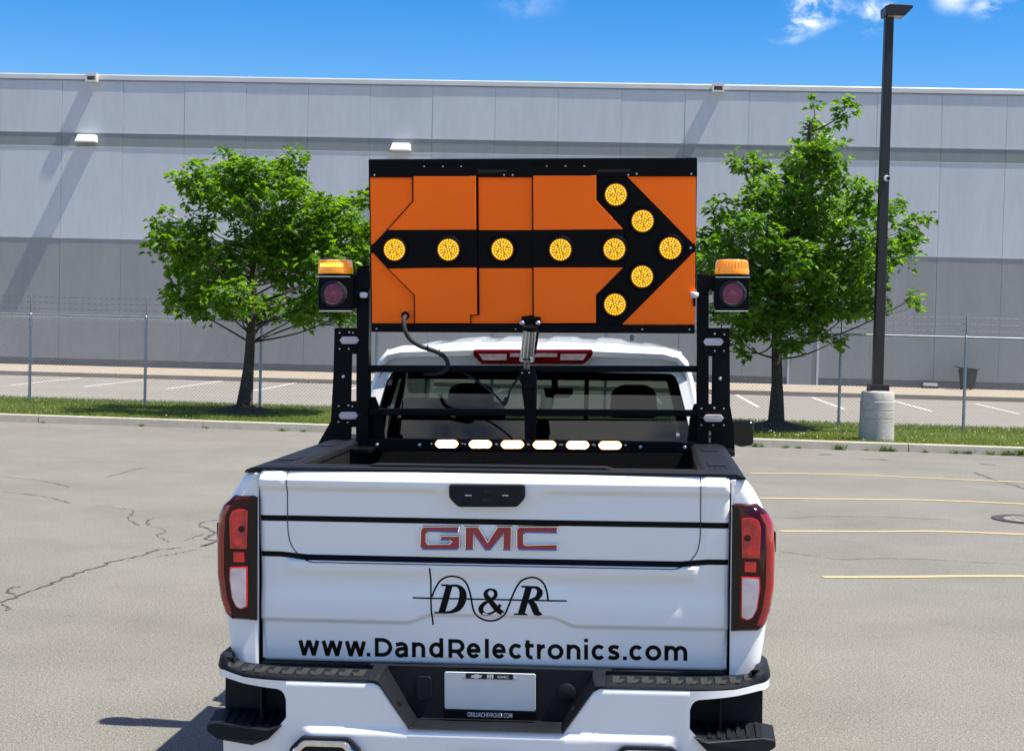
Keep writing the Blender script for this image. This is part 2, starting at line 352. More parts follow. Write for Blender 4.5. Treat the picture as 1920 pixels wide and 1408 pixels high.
# far lot + pavement along the building
BY = -0.055                                        # building heading
BO = Vector((0.0, 57.2, 0)); MBLD = Matrix.Translation(BO) @ Matrix.Rotation(BY, 4, 'Z')
v = MB(); v.quads([[(x, verge_y(x) - .35, .006) for x in gx], [(x * 1.7, 50.2 - .055 * x * 1.7, .006) for x in gx]])
tag(v.build('far_car_park', asphalt2), kind='structure')
sw = empty('building_pavement', M=MBLD.copy()); tag(sw, kind='structure')
v = MB(); v.box(-60, 60, -7.2, -.02, -.05, .125); v.build('pavement_slab', tan_conc, sw)
for i in range(-9, 9):
    v = MB(); v.box(i * 6 + .01, i * 6 + 5.99, -7.45, -7.205, 0, .15); v.build('kerb_segment', tan_conc, sw, bevel=.02)
# white bay lines in the far lot
wl = empty('bay_markings'); tag(wl, kind='structure')
def ground_strip(name, pts, w, m, parent, z, jit=0):
    Lf, Rt = ribbon(pts, w); mb = MB(); mb.quads([[(a[0], a[1], z) for a in Lf], [(a[0], a[1], z) for a in Rt]])
    mb.f = [f[::-1] for f in mb.f] if (mb.v[0][1] < mb.v[len(Lf)][1]) else mb.f
    return mb.build(name, m, parent)
for (a, b, c, d) in ((20, 722, 140, 708), (157, 725, 267, 712), (313, 729, 413, 714), (473, 733, 550, 718), (620, 738, 690, 722), (760, 742, 830, 725), (905, 746, 960, 729), (1240, 757, 1215, 736), (1422, 763, 1383, 740), (1583, 767, 1528, 745), (1747, 771, 1677, 750), (1912, 776, 1843, 757), (2080, 783, 2000, 762)):
    p, q = G(a, b, .01), G(c, d, .01); q = (p[0] + .06 * (q[1] - p[1]) * .6 + (q[0] - p[0]) * .4, q[1])
    ground_strip('painted_line', [p[:2], q[:2]], .11, wpaint, wl, .010)
# yellow bay lines
yl = empty('parking_bay_lines'); tag(yl, kind='structure')
for pts in ([(1405, 887), (1500, 888), (1620, 891), (1750, 897), (1920, 904), (2100, 911)], [(1425, 934), (1600, 936), (1750, 938), (1920, 945), (2100, 952)],
            [(1462, 996), (1640, 996.5), (1770, 996.5), (1920, 1002), (2100, 1008)], [(1543, 1082), (1700, 1081.5), (1800, 1080.5), (1920, 1080.5), (2100, 1082)]):
    gp = catmull([G(a, b)[:2] for a, b in pts], 6)
    ground_strip('painted_line', gp, .105, yellow, yl, .004)
# cracks
def crack(pts, w, seed):
    r = np.random.default_rng(seed); gp = catmull([G(a, b)[:2] for a, b in pts], 7); gp = [p + r.normal(0, .012, 2) for p in gp]
    ws = np.abs(r.normal(w * .75, w * .4, len(gp))) + .002; ws[0] = ws[-1] = .001
    ground_strip('crack', gp, list(ws), crackm, ground, .0035)
for i, (pts, w) in enumerate([
    ([(-60, 1145), (0, 1130), (30, 1118), (75, 1102), (110, 1088), (160, 1070), (195, 1060), (205, 1054), (250, 1045), (290, 1033), (325, 1028), (340, 1027)], .022),
    ([(30, 1118), (16, 1110), (20, 1103), (40, 1100)], .012), ([(0, 1133), (15, 1138), (12, 1144)], .01),
    ([(0, 893), (60, 899), (100, 906), (132, 914)], .010), ([(0, 922), (60, 928), (100, 935), (135, 944)], .012),
    ([(195, 895), (240, 884), (280, 874)], .014), ([(60, 868), (140, 866), (220, 866), (300, 869)], .012),
    ([(175, 948), (220, 953), (250, 958), (240, 975), (265, 985)], .010), ([(285, 970), (275, 983), (310, 995), (296, 1005), (320, 1018)], .009),
    ([(370, 985), (385, 978), (412, 975)], .018), ([(372, 986), (392, 992), (400, 1000), (385, 1010), (406, 1014)], .03), ([(378, 1024), (395, 1020), (410, 1015)], .05),
    ([(345, 1015), (365, 1008), (380, 1000)], .01), ([(290, 1045), (330, 1038), (370, 1030)], .010),
    ([(1452, 970), (1500, 971), (1540, 968), (1620, 969), (1700, 971), (1790, 975)], .010), ([(1460, 1033), (1510, 1040), (1580, 1049), (1650, 1047), (1740, 1049), (1800, 1053), (1920, 1058)], .010),
    ([(1825, 885), (1845, 893), (1860, 898), (1890, 907), (1925, 918)], .035), ([(1868, 968), (1880, 973), (1895, 976)], .01),
    ([(1535, 852), (1560, 852.5)], .10), ([(1625, 861), (1668, 862.5)], .10), ([(1838, 870), (1870, 872)], .08), ([(1560, 876), (1640, 880), (1690, 884)], .012)]):
    crack(pts, w, 100 + i)
# iron cover
mh = empty('drain_cover', G(1934, 975)); tag(mh, 'round dark iron drain cover set in the asphalt beside the yellow bay lines', 'drain cover')
v = MB(); v.lathe([(.30, .0), (.42, .0), (.42, .012), (.30, .012)], 36); v.f = v.f[:-2]; v.build('ring', glove, mh, smooth=30)
v = MB(); v.lathe([(.295, .001), (.295, .010), (.28, .012)], 36)
for a in range(6):
    for b in range(6):
        x, y = -.2 + a * .08, -.2 + b * .08
        if x * x + y * y < .05: v.box(x - .02, x + .02, y - .02, y + .02, .0115, .017)
v.build('lid', asphalt2, mh, smooth=30)

# ------------------------------------------------------------------ warehouse
bd = empty('warehouse', M=MBLD.copy()); tag(bd, 'long pale grey precast warehouse with darker painted band and grey lower wall', 'building')
Z0, Z1, Z2, Z3, Z4 = .36, 4.74, 8.04, 8.55, 10.42
def bx(px, py=300):
    Mi = np.array(MBLD.inverted()); d = Mi[:3, :3] @ ray(px, py); o = (Mi @ np.array([0, 0, H, 1.0]))[:3]
    t = -o[1] / d[1]; return float(o[0] + d[0] * t)
PW = (bx(1885) - bx(115)) / 15; xo = bx(115) - PW * 8
rowdef = ((Z0, Z1, wall_dark), (Z1, Z2, wall_light), (Z2, Z3, wall_band), (Z3, Z4, wall_light))
v = MB(); v.box(-46, 46, .03, 30, 0, 10.3); v.build('wall_core', wall_band, bd)
rj = random.Random(3)
meshes = []
for (za, zb, m_) in rowdef:
    q = MB(); q.box(0.004, PW - .004, 0, .12, za + .015, zb - .015); meshes.append(q.mesh('panel', m_))
for k in range(-3, 36):
    for ri, me in enumerate(meshes):
        o = reuse(me, 'wall_panel', bd, (xo + k * PW, rj.uniform(-.003, .003), 0))
        b = o.modifiers.new('bevel', 'BEVEL'); b.width = .004; b.segments = 1
for zz in (Z1, Z2, Z3):
    v = MB(); v.box(-46, 46, -.012, .05, zz - .016, zz + .012); v.build('reveal_strip', wall_light, bd)
v = MB(); v.box(-46, 46, .02, .2, 0, Z0 - .003); v.build('foundation_wall', foundation, bd)
v = MB(); v.prism_x([(-.02, Z4 + .01), (-.02, Z4 + .19), (.0, Z4 + .22), (.5, Z4 + .25), (.5, Z4 + .01)], -46, 46); v.build('parapet_cap', flashing, bd)
v = MB(); v.box(-46, 46, -.028, -.0205, Z4 - .01, Z4 + .035); v.build('drip_edge', foundation, bd)
for px, zc in ((165, 8.28), (752, 8.18)):
    x = bx(px); wlg = empty('wall_light', (x, -.01, zc), parent=bd)
    v = MB(); v.add([(-.36, -.46, -.10), (.36, -.46, -.10), (.36, 0, -.10), (-.36, 0, -.10), (-.28, -.36, .16), (.34, -.36, .16), (.34, 0, .16), (-.28, 0, .16)],
                    [(0, 3, 2, 1), (4, 5, 6, 7), (0, 1, 5, 4), (1, 2, 6, 5), (2, 3, 7, 6), (3, 0, 4, 7)])
    v.build('hood', white_fix, wlg, bevel=.02)
    v = MB(); v.box(-.30, .30, -.40, -.06, -.13, -.102); v.build('lens', clear_lens, wlg)
for px, zc in ((172, 10.5), (1342, 10.5)):
    x = bx(px); sc_ = empty('roof_scupper', (x, -.022, zc), parent=bd)
    v = MB(); v.box(-.21, .21, -.24, -.01, .05, .16); v.box(-.21, -.15, -.24, -.01, -.10, .05); v.box(.15, .21, -.24, -.01, -.10, .05); v.box(-.21, .21, -.24, -.01, -.15, -.10)
    v.build('collar', flashing, sc_)
    v = MB(); v.box(-.15, .15, -.05, -.02, -.10, .05); v.build('opening', foundation, sc_)
dx = bx(1505, 690)
dr = empty('door', (dx, -.02, .13), parent=bd)
v = MB(); v.box(-.46, .46, -.035, -.002, 0, 2.1); v.build('leaf', wall_dark, dr, bevel=.006)
v = MB(); v.box(-.55, -.47, -.06, -.002, 0, 2.2); v.box(.47, .55, -.06, -.002, 0, 2.2); v.box(-.469, .469, -.06, -.002, 2.11, 2.2); v.build('frame', wall_light, dr)
v = MB(); v.box(-.40, -.34, -.09, -.04, .95, 1.08); v.build('handle', steel, dr)
# bins by the wall
bw = empty('waste_bin', M=MBLD @ Matrix.Translation((bx(1805, 720), -.75, .125))); tag(bw, 'dark grey wheeled waste bin with flat lid against the warehouse wall', 'bin')
v = MB(); t_ = [(-.25, -.25), (.25, -.25), (.25, .25), (-.25, .25)]
v.add([(x * .78, y * .9, .04) for x, y in t_] + [(x * 1.12, y * 1.15, .72) for x, y in t_], [(3, 2, 1, 0), (4, 5, 6, 7), (0, 1, 5, 4), (1, 2, 6, 5), (2, 3, 7, 6), (3, 0, 4, 7)]); v.build('tub', binm, bw, bevel=.02)
v = MB(); v.add([(-.36, -.34, .74), (.34, -.34, .70), (.34, .32, .72), (-.36, .32, .76), (-.40, -.34, .80), (.34, -.34, .73), (.34, .32, .75), (-.40, .32, .82)], [(3, 2, 1, 0), (4, 5, 6, 7), (0, 1, 5, 4), (1, 2, 6, 5), (2, 3, 7, 6), (3, 0, 4, 7)]); v.build('lid', binm, bw, bevel=.01)
for s_ in (-1, 1):
    v = MB(); v.lathe([(.05, -.03), (.09, -.03), (.09, .03), (.05, .03)], 14, (s_ * .16, .2, .085), 'x'); v.build('wheel', rubber, bw, smooth=30)
bb = empty('bait_box', M=MBLD @ Matrix.Translation((bx(1739, 733), -.35, .125))); tag(bb, 'small black box lying low on the pavement by the warehouse wall', 'box')
v = MB(); v.prism_x([(-.16, 0), (.16, 0), (.16, .16), (-.05, .2), (-.16, .08)], -.26, .26); v.build('shell', binm, bb, bevel=.015)
v = MB(); v.box(-.05, .05, -.175, -.155, .01, .06); v.build('entry_hole', blackgl, bb)

# ------------------------------------------------------------------ fence
fn = empty('chain_link_fence'); tag(fn, 'galvanised chain link fence topped with barbed wire along the grass verge', 'fence')
pxs = [-17.4, -14.95, -12.5, -10.03, -7.56, -5.14, -2.75, -.4, 1.86, 4.1, 6.41, 8.77, 11.15, 13.5, 15.9, 18.3]
FZ, FH = .12, 1.83
post = MB(); post.lathe([(.030, -.1), (.030, FH), (.026, FH + .02), (.006, FH + .04)], 12)
pm = post.mesh('post', galv, 40)
armb = MB(); armb.lathe([(.013, FH + .03), (.012, FH + .42), (.004, FH + .43)], 8); arm_m = armb.mesh('barb_arm', barb_m, 40)
band = MB(); band.lathe([(.034, 0), (.034, .02)], 12)
bandm = band.mesh('tension_bands', galv, 40)
for i, x in enumerate(pxs):
    p = reuse(pm, 'post', fn, (x, fence_y(x), FZ)); reuse(arm_m, 'barb_arm', p); [reuse(bandm, 'band', p, (0, 0, zz)) for zz in (.3, .75, 1.2, 1.6)]
for i in range(len(pxs) - 1):
    a = Vector((pxs[i], fence_y(pxs[i]), FZ + FH)); b = Vector((pxs[i + 1], fence_y(pxs[i + 1]), FZ + FH))
    v = MB(); v.tube([a, b], .021, 10); v.build('top_rail', galv, fn, smooth=40)
    L_ = (b - a).length; d_ = (b - a).normalized()
    w_ = MB(); hgt = FH - .04; st = .0735
    def seg(x0, z0, x1, z1, yo):
        A = a + d_ * x0 + Vector((0, -.03 + yo, z0 - FH)); B = a + d_ * x1 + Vector((0, -.03 + yo, z1 - FH))
        w_.tube([A, B], .0024, 3, False)
    k = -hgt
    while k < L_:
        x0, x1 = max(k, 0), min(k + hgt, L_)
        if x1 > x0 + .01:
            seg(x0, .03 + x0 - k, x1, .03 + x1 - k, 0); seg(x0, .03 + hgt - (x0 - k), x1, .03 + hgt - (x1 - k), .004)
        k += st
    w_.build('wire_mesh', galv_wire, fn, kind='stuff')
    for j, zz in enumerate((.13, .26, .38)):
        w_ = MB(); sag = rj.uniform(.0, .02)
        pth = [a + d_ * (L_ * t / 8) + Vector((0, 0, zz - sag * math.sin(math.pi * t / 8))) for t in range(9)]
        w_.tube(pth, .0032, 4, False)
        n_ = int(L_ / .13)
        for q in range(n_):
            c = a + d_ * ((q + .5) * L_ / n_) + Vector((0, 0, zz - sag * math.sin(math.pi * (q + .5) / n_)))
            w_.tube([c + Vector((-.012, 0, -.018)), c + Vector((.012, 0, .018))], .0035, 3, False); w_.tube([c + Vector((.012, .01, -.015)), c + Vector((-.012, -.01, .015))], .0035, 3, False)
        w_.build('barbed_wire', barb_m, fn)

# ------------------------------------------------------------------ lamp pole
lp = empty('lamp_post', G(1643, 826, .12)); lpz = lp.location.copy()
tag(lp, 'tall dark bronze car park lamp post on a round concrete base', 'lamp post')
v = MB(); v.lathe([(.305, -.1), (.30, .05), (.298, .38), (.292, .385), (.292, .395), (.298, .40), (.297, .52), (.290, .526), (.290, .536), (.297, .542), (.296, .68), (.288, .69), (.285, .82), (.27, .85), (.20, .87)], 40)
v.build('concrete_base', concrete_base, lp, smooth=35)
v = MB(); v.box(-.165, .165, -.165, .165, .865, .98); v.build('base_cover', bronze, lp, bevel=.012)
a = at_depth(1645, 724, lpz.y) - lpz; b = at_depth(1667, 26, lpz.y) - lpz
ax = (b - a).normalized()
v = MB(); hw0, hw1 = .088, .074
v.add([(a.x + sx * hw0, a.y + sy * hw0, .95) for sx, sy in ((-1, -1), (1, -1), (1, 1), (-1, 1))] + [(b.x + sx * hw1, b.y + sy * hw1, b.z) for sx, sy in ((-1, -1), (1, -1), (1, 1), (-1, 1))],
      [(3, 2, 1, 0), (4, 5, 6, 7), (0, 1, 5, 4), (1, 2, 6, 5), (2, 3, 7, 6), (3, 0, 4, 7)]); v.build('pole', bronze, lp, bevel=.015)
v = MB(); v.prism([(b.x - .10, b.z - .06), (b.x + .24, b.z - .06), (b.x + .37, b.z + .08), (b.x + .36, b.z + .12), (b.x - .02, b.z + .13), (b.x - .11, b.z + .09)], b.y - .2, b.y + .2); hd = v.build('lamp_head', bronze, lp, bevel=.012)
v = MB(); v.box(b.x - .04, b.x + .2, b.y - .14, b.y + .14, b.z - .072, b.z - .0605); v.build('lens', clear_lens, hd)
c = at_depth(1659, 336, lpz.y) - lpz
scm = empty('security_camera', (c.x + .005, c.y - .09, c.z), parent=lp)
v = MB(); v.lathe([(.02, -.01), (.05, 0), (.052, .04), (.04, .09)], 18, (0, 0, 0), '-y'); v.build('housing', white_fix, scm, smooth=40)
v = MB(); v.lathe([(.034, .088), (.030, .10), (.012, .104)], 18, (.014, 0, -.005), '-y'); v.build('lens', blackgl, scm, smooth=40)

# ------------------------------------------------------------------ trees
def leaf_mat(name, dark, light):
    m = bpy.data.materials.new(name); m.use_nodes = True; nt = m.node_tree; N = nt.nodes; Lk = nt.links
    out = N['Material Output']; b = N['Principled BSDF']
    ge = N.new('ShaderNodeNewGeometry'); r = N.new('ShaderNodeValToRGB'); r.color_ramp.elements[0].color = (*dark, 1); r.color_ramp.elements[1].color = (*light, 1)
    Lk.new(ge.outputs['Random Per Island'], r.inputs[0]); Lk.new(r.outputs[0], b.inputs['Base Color'])
    b.inputs['Roughness'].default_value = .42; b.inputs['Specular IOR Level'].default_value = .4
    tr = N.new('ShaderNodeBsdfTranslucent'); hsv = N.new('ShaderNodeHueSaturation'); hsv.inputs['Value'].default_value = 2.2; hsv.inputs['Saturation'].default_value = 1.1; hsv.inputs['Hue'].default_value = .485
    Lk.new(r.outputs[0], hsv.inputs['Color']); Lk.new(hsv.outputs[0], tr.inputs[0])
    mx = N.new('ShaderNodeMixShader'); mx.inputs[0].default_value = .47; Lk.new(b.outputs[0], mx.inputs[1]); Lk.new(tr.outputs[0], mx.inputs[2]); Lk.new(mx.outputs[0], out.inputs[0])
    return m
LEAF = [(0, -.5), (.16, -.30), (.42, -.26), (.27, -.05), (.36, .16), (.16, .16), (0, .52), (-.16, .16), (-.36, .16), (-.27, -.05), (-.42, -.26), (-.16, -.30)]
def make_tree(name, label, base, Y, blobs, trunk_px, seed, lm, dens):
    r = np.random.default_rng(seed); rr = random.Random(seed)
    t = empty(name, base); tag(t, label, 'tree')
    B = Vector(base); sc = F / Y
    tp = [at_depth(px, py, Y) - B for px, py in trunk_px]
    n = len(tp); tb = MB()
    rad = [.115 * (1 - .80 * i / (n - 1)) + .008 for i in range(n)]; rad[0] = .17
    pth = [np.array(p) for p in tp]; pth = catmull(pth, 5)
    rads = [rad[min(int(i / 5), n - 1)] * (1 - (i % 5) / 5) + rad[min(int(i / 5) + 1, n - 1)] * ((i % 5) / 5) for i in range(len(pth))]
    tb.tube([Vector(p) for p in pth], rads, 12); tb.build('trunk', bark, t, smooth=60)
    br = MB(); lv = []; lf = []
    cen = [Vector(p) for p in pth]
    c0 = sum((at_depth(px, py, Y).z for px, py, _ in blobs)) / len(blobs)
    for (px, py, rp) in blobs:
        ctr = at_depth(px, py, Y) - B; R_ = rp / sc
        # spread in depth: crown is round in plan
        halfw = max(.3, 2.2 * math.sqrt(max(0, 1 - min(1, abs(ctr.x - tp[-1].x) / 2.9) ** 2)) * (1 - .5 * max(0, (ctr.z - 3.2)) / 3.5))
        for dd in ((rr.uniform(-1, -.25), rr.uniform(.25, 1)) if rp > 33 else (rr.uniform(-.5, .5),)):
            c = ctr + Vector((rr.uniform(-.15, .15), dd * halfw * .8, rr.uniform(-.15, .15)))
            cand = [q for q in cen if q.z < c.z - .25 and q.z > 1.2] or [cen[len(cen) // 3]]
            s = min(cand, key=lambda q: (q - c).length + abs((c.z - q.z) - .42 * math.hypot(c.x - q.x, c.y - q.y)) * 1.6 + rr.uniform(0, .35))
            mid = s.lerp(c, .5) + Vector((rr.uniform(-.1, .1), rr.uniform(-.1, .1), -.08 + rr.uniform(-.06, .1)))
            bp_ = [Vector(p) for p in catmull([np.array(s), np.array(mid), np.array(c)], 4)]
            br.tube(bp_, [.019 * (1 - .8 * i / (len(bp_) - 1)) + .003 for i in range(len(bp_))], 5)
            nt_ = max(5, int(dens * R_ * R_ * 200))
            for k in range(nt_):
                d = r.normal(0, 1, 3); d /= np.linalg.norm(d); d[2] = d[2] * .85
                e = c + Vector(d * R_ * r.uniform(.35, 1.0) ** .7)
                q0 = c.lerp(e, .2) if r.random() < .6 else bp_[-3]
                if r.random() < .5: br.tube([q0, q0.lerp(e, .5) + Vector((0, 0, -.02)), e], [.007, .005, .003], 3, False)
                out = (e - c).normalized() if (e - c).length > 1e-4 else Vector((0, 0, 1))
                for j in range(r.integers(5, 10)):
                    s_ = r.uniform(.09, .185)
                    az = r.uniform(0, 2 * math.pi)
                    dirv = Vector((math.cos(az), math.sin(az), r.uniform(-1.0, .25))) + out * .35; dirv.normalize()
                    pos = e + dirv * s_ * r.uniform(.4, .8) + Vector(r.normal(0, .05, 3))
                    nv = Vector((r.normal(0, .45), r.normal(0, .45) - .15, 1)).normalized(); sd = dirv.cross(nv).normalized(); nv = sd.cross(dirv)
                    k0 = len(lv)
                    for (u_, w_) in LEAF:
                        lv.append(tuple(pos + sd * (u_ * s_) + dirv * (w_ * s_) + nv * (abs(u_) * s_ * .35 - (w_ * w_) * s_ * .3)))
                    lf.append((k0, k0 + 1, k0 + 2, k0 + 3, k0 + 4, k0 + 5, k0 + 6)); lf.append((k0 + 6, k0 + 7, k0 + 8, k0 + 9, k0 + 10, k0 + 11, k0))
    br.build('branches', bark, t, smooth=60)
    me = bpy.data.meshes.new('crown'); me.from_pydata(lv, [], lf); me.materials.append(lm); me.update()
    o = bpy.data.objects.new('crown', me); link(o, t); o['kind'] = 'stuff'
    return t
lm1 = leaf_mat('leaf_a', (.042, .112, .012), (.135, .262, .022)); lm2 = leaf_mat('leaf_b', (.038, .106, .013), (.122, .246, .024))
bl1 = [(425, 300, 16), (400, 345, 36), (375, 365, 28), (450, 335, 38), (500, 330, 38), (550, 325, 34), (565, 365, 34), (480, 385, 50), (415, 385, 35), (302, 395, 16), (315, 425, 24), (335, 455, 34), (370, 475, 40), (325, 510, 30), (318, 555, 26), (365, 555, 42), (430, 500, 55), (420, 565, 40), (480, 560, 40), (525, 500, 55), (545, 440, 50), (600, 430, 50), (640, 395, 34), (690, 375, 30), (670, 440, 45), (620, 500, 55), (690, 500, 45), (560, 570, 40), (620, 560, 40), (655, 590, 26), (500, 450, 55), (612, 365, 20), (730, 430, 45), (340, 440, 26), (385, 410, 30)]
bl2 = [(1519, 200, 14), (1540, 235, 28), (1572, 222, 24), (1530, 285, 34), (1500, 300, 34), (1392, 280, 20), (1405, 310, 30), (1450, 345, 44), (1520, 350, 46), (1560, 320, 26), (1390, 370, 30), (1352, 405, 28), (1345, 450, 28), (1400, 430, 54), (1470, 420, 55), (1540, 410, 50), (1600, 385, 38), (1622, 355, 18), (1580, 450, 50), (1640, 415, 32), (1680, 388, 20), (1700, 420, 26), (1738, 402, 16), (1715, 452, 28), (1660, 470, 40), (1340, 490, 40), (1400, 500, 55), (1470, 500, 55), (1530, 510, 55), (1600, 510, 45), (1660, 530, 28), (1692, 552, 18), (1380, 570, 45), (1440, 570, 50), (1500, 570, 50), (1560, 570, 45), (1620, 570, 34), (1400, 625, 28), (1460, 615, 36), (1520, 625, 28), (1555, 640, 18), (1402, 655, 14), (1322, 445, 24), (1310, 500, 30)]
b1 = G(457, 772, .16); b2 = G(1455, 802, .16)
make_tree('maple_tree', 'young leafy tree with leaning trunk behind the fence beside the arrow board cable side', b1, b1[1], bl1, [(457, 772), (466, 690), (471, 610), (475, 520), (478, 440), (470, 350)], 11, lm1, 1.0)
make_tree('maple_tree', 'taller leafy tree behind the fence next to the dark lamp post', b2, b2[1], bl2, [(1455, 802), (1457, 720), (1456, 640), (1458, 540), (1470, 430), (1505, 330), (1520, 230)], 23, lm2, 1.0)
bpy.data.objects['maple_tree']['label'] = 'shorter leafy tree with slightly leaning trunk behind the fence, away from the lamp post'
bpy.data.objects['maple_tree']['group'] = bpy.data.objects['maple_tree.001']['group'] = 'trees behind the fence'
for b_ in (b1, b2):
    v = MB(); prof = [(.95, -.03), (.8, .03), (.55, .10), (.3, .17), (.16, .20)]; v.lathe(prof, 26)
    v.v = [(x * (1 + rj.uniform(-.07, .07)), y * (1 + rj.uniform(-.07, .07)), z + rj.uniform(-.015, .015)) for x, y, z in v.v]
    o = v.build('mulch_mound', mulch, smooth=60); o.location = (b_[0], b_[1] - .05, .09); tag(o, kind='structure')

# ------------------------------------------------------------------ grass, flowers, weeds
def blades(n, region, hmin, hmax, w, seed):
    r = np.random.default_rng(seed); vs = []; fs = []
    for _ in range(n):
        x, y, z = region(r); h = r.uniform(hmin, hmax); a = r.uniform(0, 2 * math.pi); b = r.uniform(0, 2 * math.pi); l = h * r.uniform(.1, .8)
        k = len(vs); vs += [(x - w * math.cos(a), y - w * math.sin(a), z), (x + w * math.cos(a), y + w * math.sin(a), z), (x + l * math.cos(b), y + l * math.sin(b), z + h)]; fs.append((k, k + 1, k + 2))
    return vs, fs
def vreg(r):
    x = r.uniform(-13, 12.5); a, b = kerb_y(x) + .2, verge_y(x) + .05; y = a + (b - a) * r.random() ** 1.1
    return x, y, .115
gm = leaf_mat('grass_blades', (.060, .100, .014), (.15, .21, .036))
vs, fs = blades(110000, vreg, .03, .085, .007, 5)
me = bpy.data.meshes.new('grass'); me.from_pydata(vs, [], fs); me.materials.append(gm); o = bpy.data.objects.new('grass', me); link(o)
tag(o, 'short mown green grass covering the verge along the fence', 'grass', kind='stuff')
fm = mat('pale_flower', (.62, .60, .42), .8, var=.2)
r = np.random.default_rng(9); v = MB()
for _ in range(200):
    x = r.uniform(3.5, 12.5) if r.random() < .85 else r.uniform(-12, 3); a, b = kerb_y(x) + .25, verge_y(x); y = a + (b - a) * r.random() ** 1.3; s_ = r.uniform(.006, .014); z = .185 + r.uniform(-.03, .02)
    v.add([(x + s_ * math.cos(q * 1.2566), y + s_ * math.sin(q * 1.2566) * .8, z + .5 * s_ * math.sin(q)) for q in range(5)] + [(x, y, z + s_ * .7)], [(q, (q + 1) % 5, 5) for q in range(5)])
o = v.build('clover_flowers', fm); tag(o, 'scattered pale clover flower heads dotting the grass verge', 'flowers', kind='stuff')
wm = leaf_mat('weed_leaf', (.05, .10, .015), (.13, .21, .04))
def weed(px, py, s, seed):
    r = np.random.default_rng(seed); vs = []; fs = []
    for _ in range(46):
        a = r.uniform(0, 6.283); l = s * r.uniform(.5, 1.1); h = s * r.uniform(.15, .9); w_ = s * .10; k = len(vs); x0, y0 = r.normal(0, s * .45), r.normal(0, s * .08)
        dx_, dy_ = math.cos(a), math.sin(a) * .5
        vs += [(x0, y0, 0), (x0 + dx_ * l * .5 - dy_ * w_, y0 + dy_ * l * .5 + dx_ * w_, h * .8), (x0 + dx_ * l, y0 + dy_ * l, h * .7), (x0 + dx_ * l * .5 + dy_ * w_, y0 + dy_ * l * .5 - dx_ * w_, h * .85)]; fs.append((k, k + 1, k + 2, k + 3))
    me = bpy.data.meshes.new('weed_tuft'); me.from_pydata(vs, [], fs); me.materials.append(wm); o = bpy.data.objects.new('weed_tuft', me); link(o)
    g_ = G(px, py); o.location = (g_[0], kerb_y(g_[0]) - .015, 0)
    tag(o, 'small green weed tuft sprouting along the foot of the concrete kerb', 'weed', 'weeds along the kerb')
for i, (px, py, s) in enumerate([(1415, 836, .10), (1470, 838, .07), (1492, 839, .06), (1560, 838, .13), (1640, 839, .14), (1655, 840, .08), (1720, 844, .07), (1772, 845, .09), (1800, 847, .08), (1840, 848, .10), (1875, 850, .12), (1900, 851, .16), (1610, 840, .05), (277, 796, .06), (100, 789, .05), (530, 808, .07), (385, 804, .05), (570, 809, .06)]):
    weed(px, py, s, 300 + i)
    w_o = COL.objects[-1]
    if px == 1640: w_o['label'] = 'leafy weed tuft at the kerb foot right below the round concrete lamp base'
    elif px == 1900: w_o['label'] = 'largest green weed tuft at the kerb foot, between lamp post and waste bin'
    elif px == 1560: w_o['label'] = 'broad weed tuft at the kerb foot between the taller tree and lamp post'
    elif px < 700: w_o['label'] = 'tiny weed sprout at the kerb foot along the shorter tree stretch of fence'
    elif px < 1500: w_o['label'] = 'low weed sprout at the kerb foot in front of the taller tree'

# ================================================================== PICKUP TRUCK
trk = empty('pickup_truck', M=MT.copy())
tag(trk, 'white pickup truck seen from behind carrying an orange arrow board rack', 'truck')
TW, TZ0, TZ1 = .878, .694, 1.418
def lerp_steps(t, pts):
    if t <= pts[0][0]: return pts[0][1]
    for (a, va), (b, vb) in zip(pts, pts[1:]):
        if t <= b: return va + (vb - va) * smooth01((t - a) / (b - a))
    return pts[-1][1]
SEAM = catmull([(-.770, 1.42), (-.772, 1.30), (-.770, 1.18), (-.748, 1.118), (-.690, 1.0785), (-.60, 1.0755), (-.30, 1.0755), (0, 1.0755), (.30, 1.0755), (.60, 1.0755), (.690, 1.0785), (.748, 1.118), (.770, 1.18), (.772, 1.30), (.770, 1.42)], 10)
SEAMA = np.array(SEAM)
def tg(x, z):
    """tailgate skin: y offset from its plane (minus = towards the rear)"""
    ax_ = abs(x)
    w = smooth01((ax_ - .14) / .09)                       # pressed area round the handle
    y = lerp_steps(z, [(1.02, 0), (1.332 * w + 1.285 * (1 - w), 0), (1.372, -.021), (1.384, -.0215), (1.410, .004), (1.42, .012)])
    inn = smooth01((.80 - ax_) / .06)
    y += inn * lerp_steps(z, [(.90, .0), (1.005, .0), (1.062, -.017), (1.076, -.0175), (1.09, .002), (1.20, .0)])
    zc = .840 + .033 * (1 - smooth01((ax_ - .215) / .11))  # lower character line
    y += -.014 * smooth01((z - zc) / .022) * (1 - smooth01((z - zc - .05) / .12))
    y += .010 * smooth01((ax_ - .86) / .02) + .006 * smooth01((.704 - z) / .01) + .012 * (x / .88) ** 2
    y += -.006 * smooth01((ax_ - .775) / .02) * smooth01((z - 1.09) / .05)
    y += -.062 * (z - 1.06)
    return y
zs = sorted(set([round(z, 4) for z in np.linspace(TZ0, TZ1, 220)])); xs_ = np.linspace(-TW, TW, 240)
v = MB(); v.quads([[(x, tg(x, z), z) for x in xs_] for z in zs])
tgo = v.build('tailgate', paint, trk, smooth=80)
so_ = tgo.modifiers.new('thick', 'SOLIDIFY'); so_.thickness = .03; so_.offset = -1
v = MB(); v.box(-TW + .004, TW - .004, .034, .085, TZ0 + .01, TZ1 - .006); v.build('inner_skin', paint, tgo)
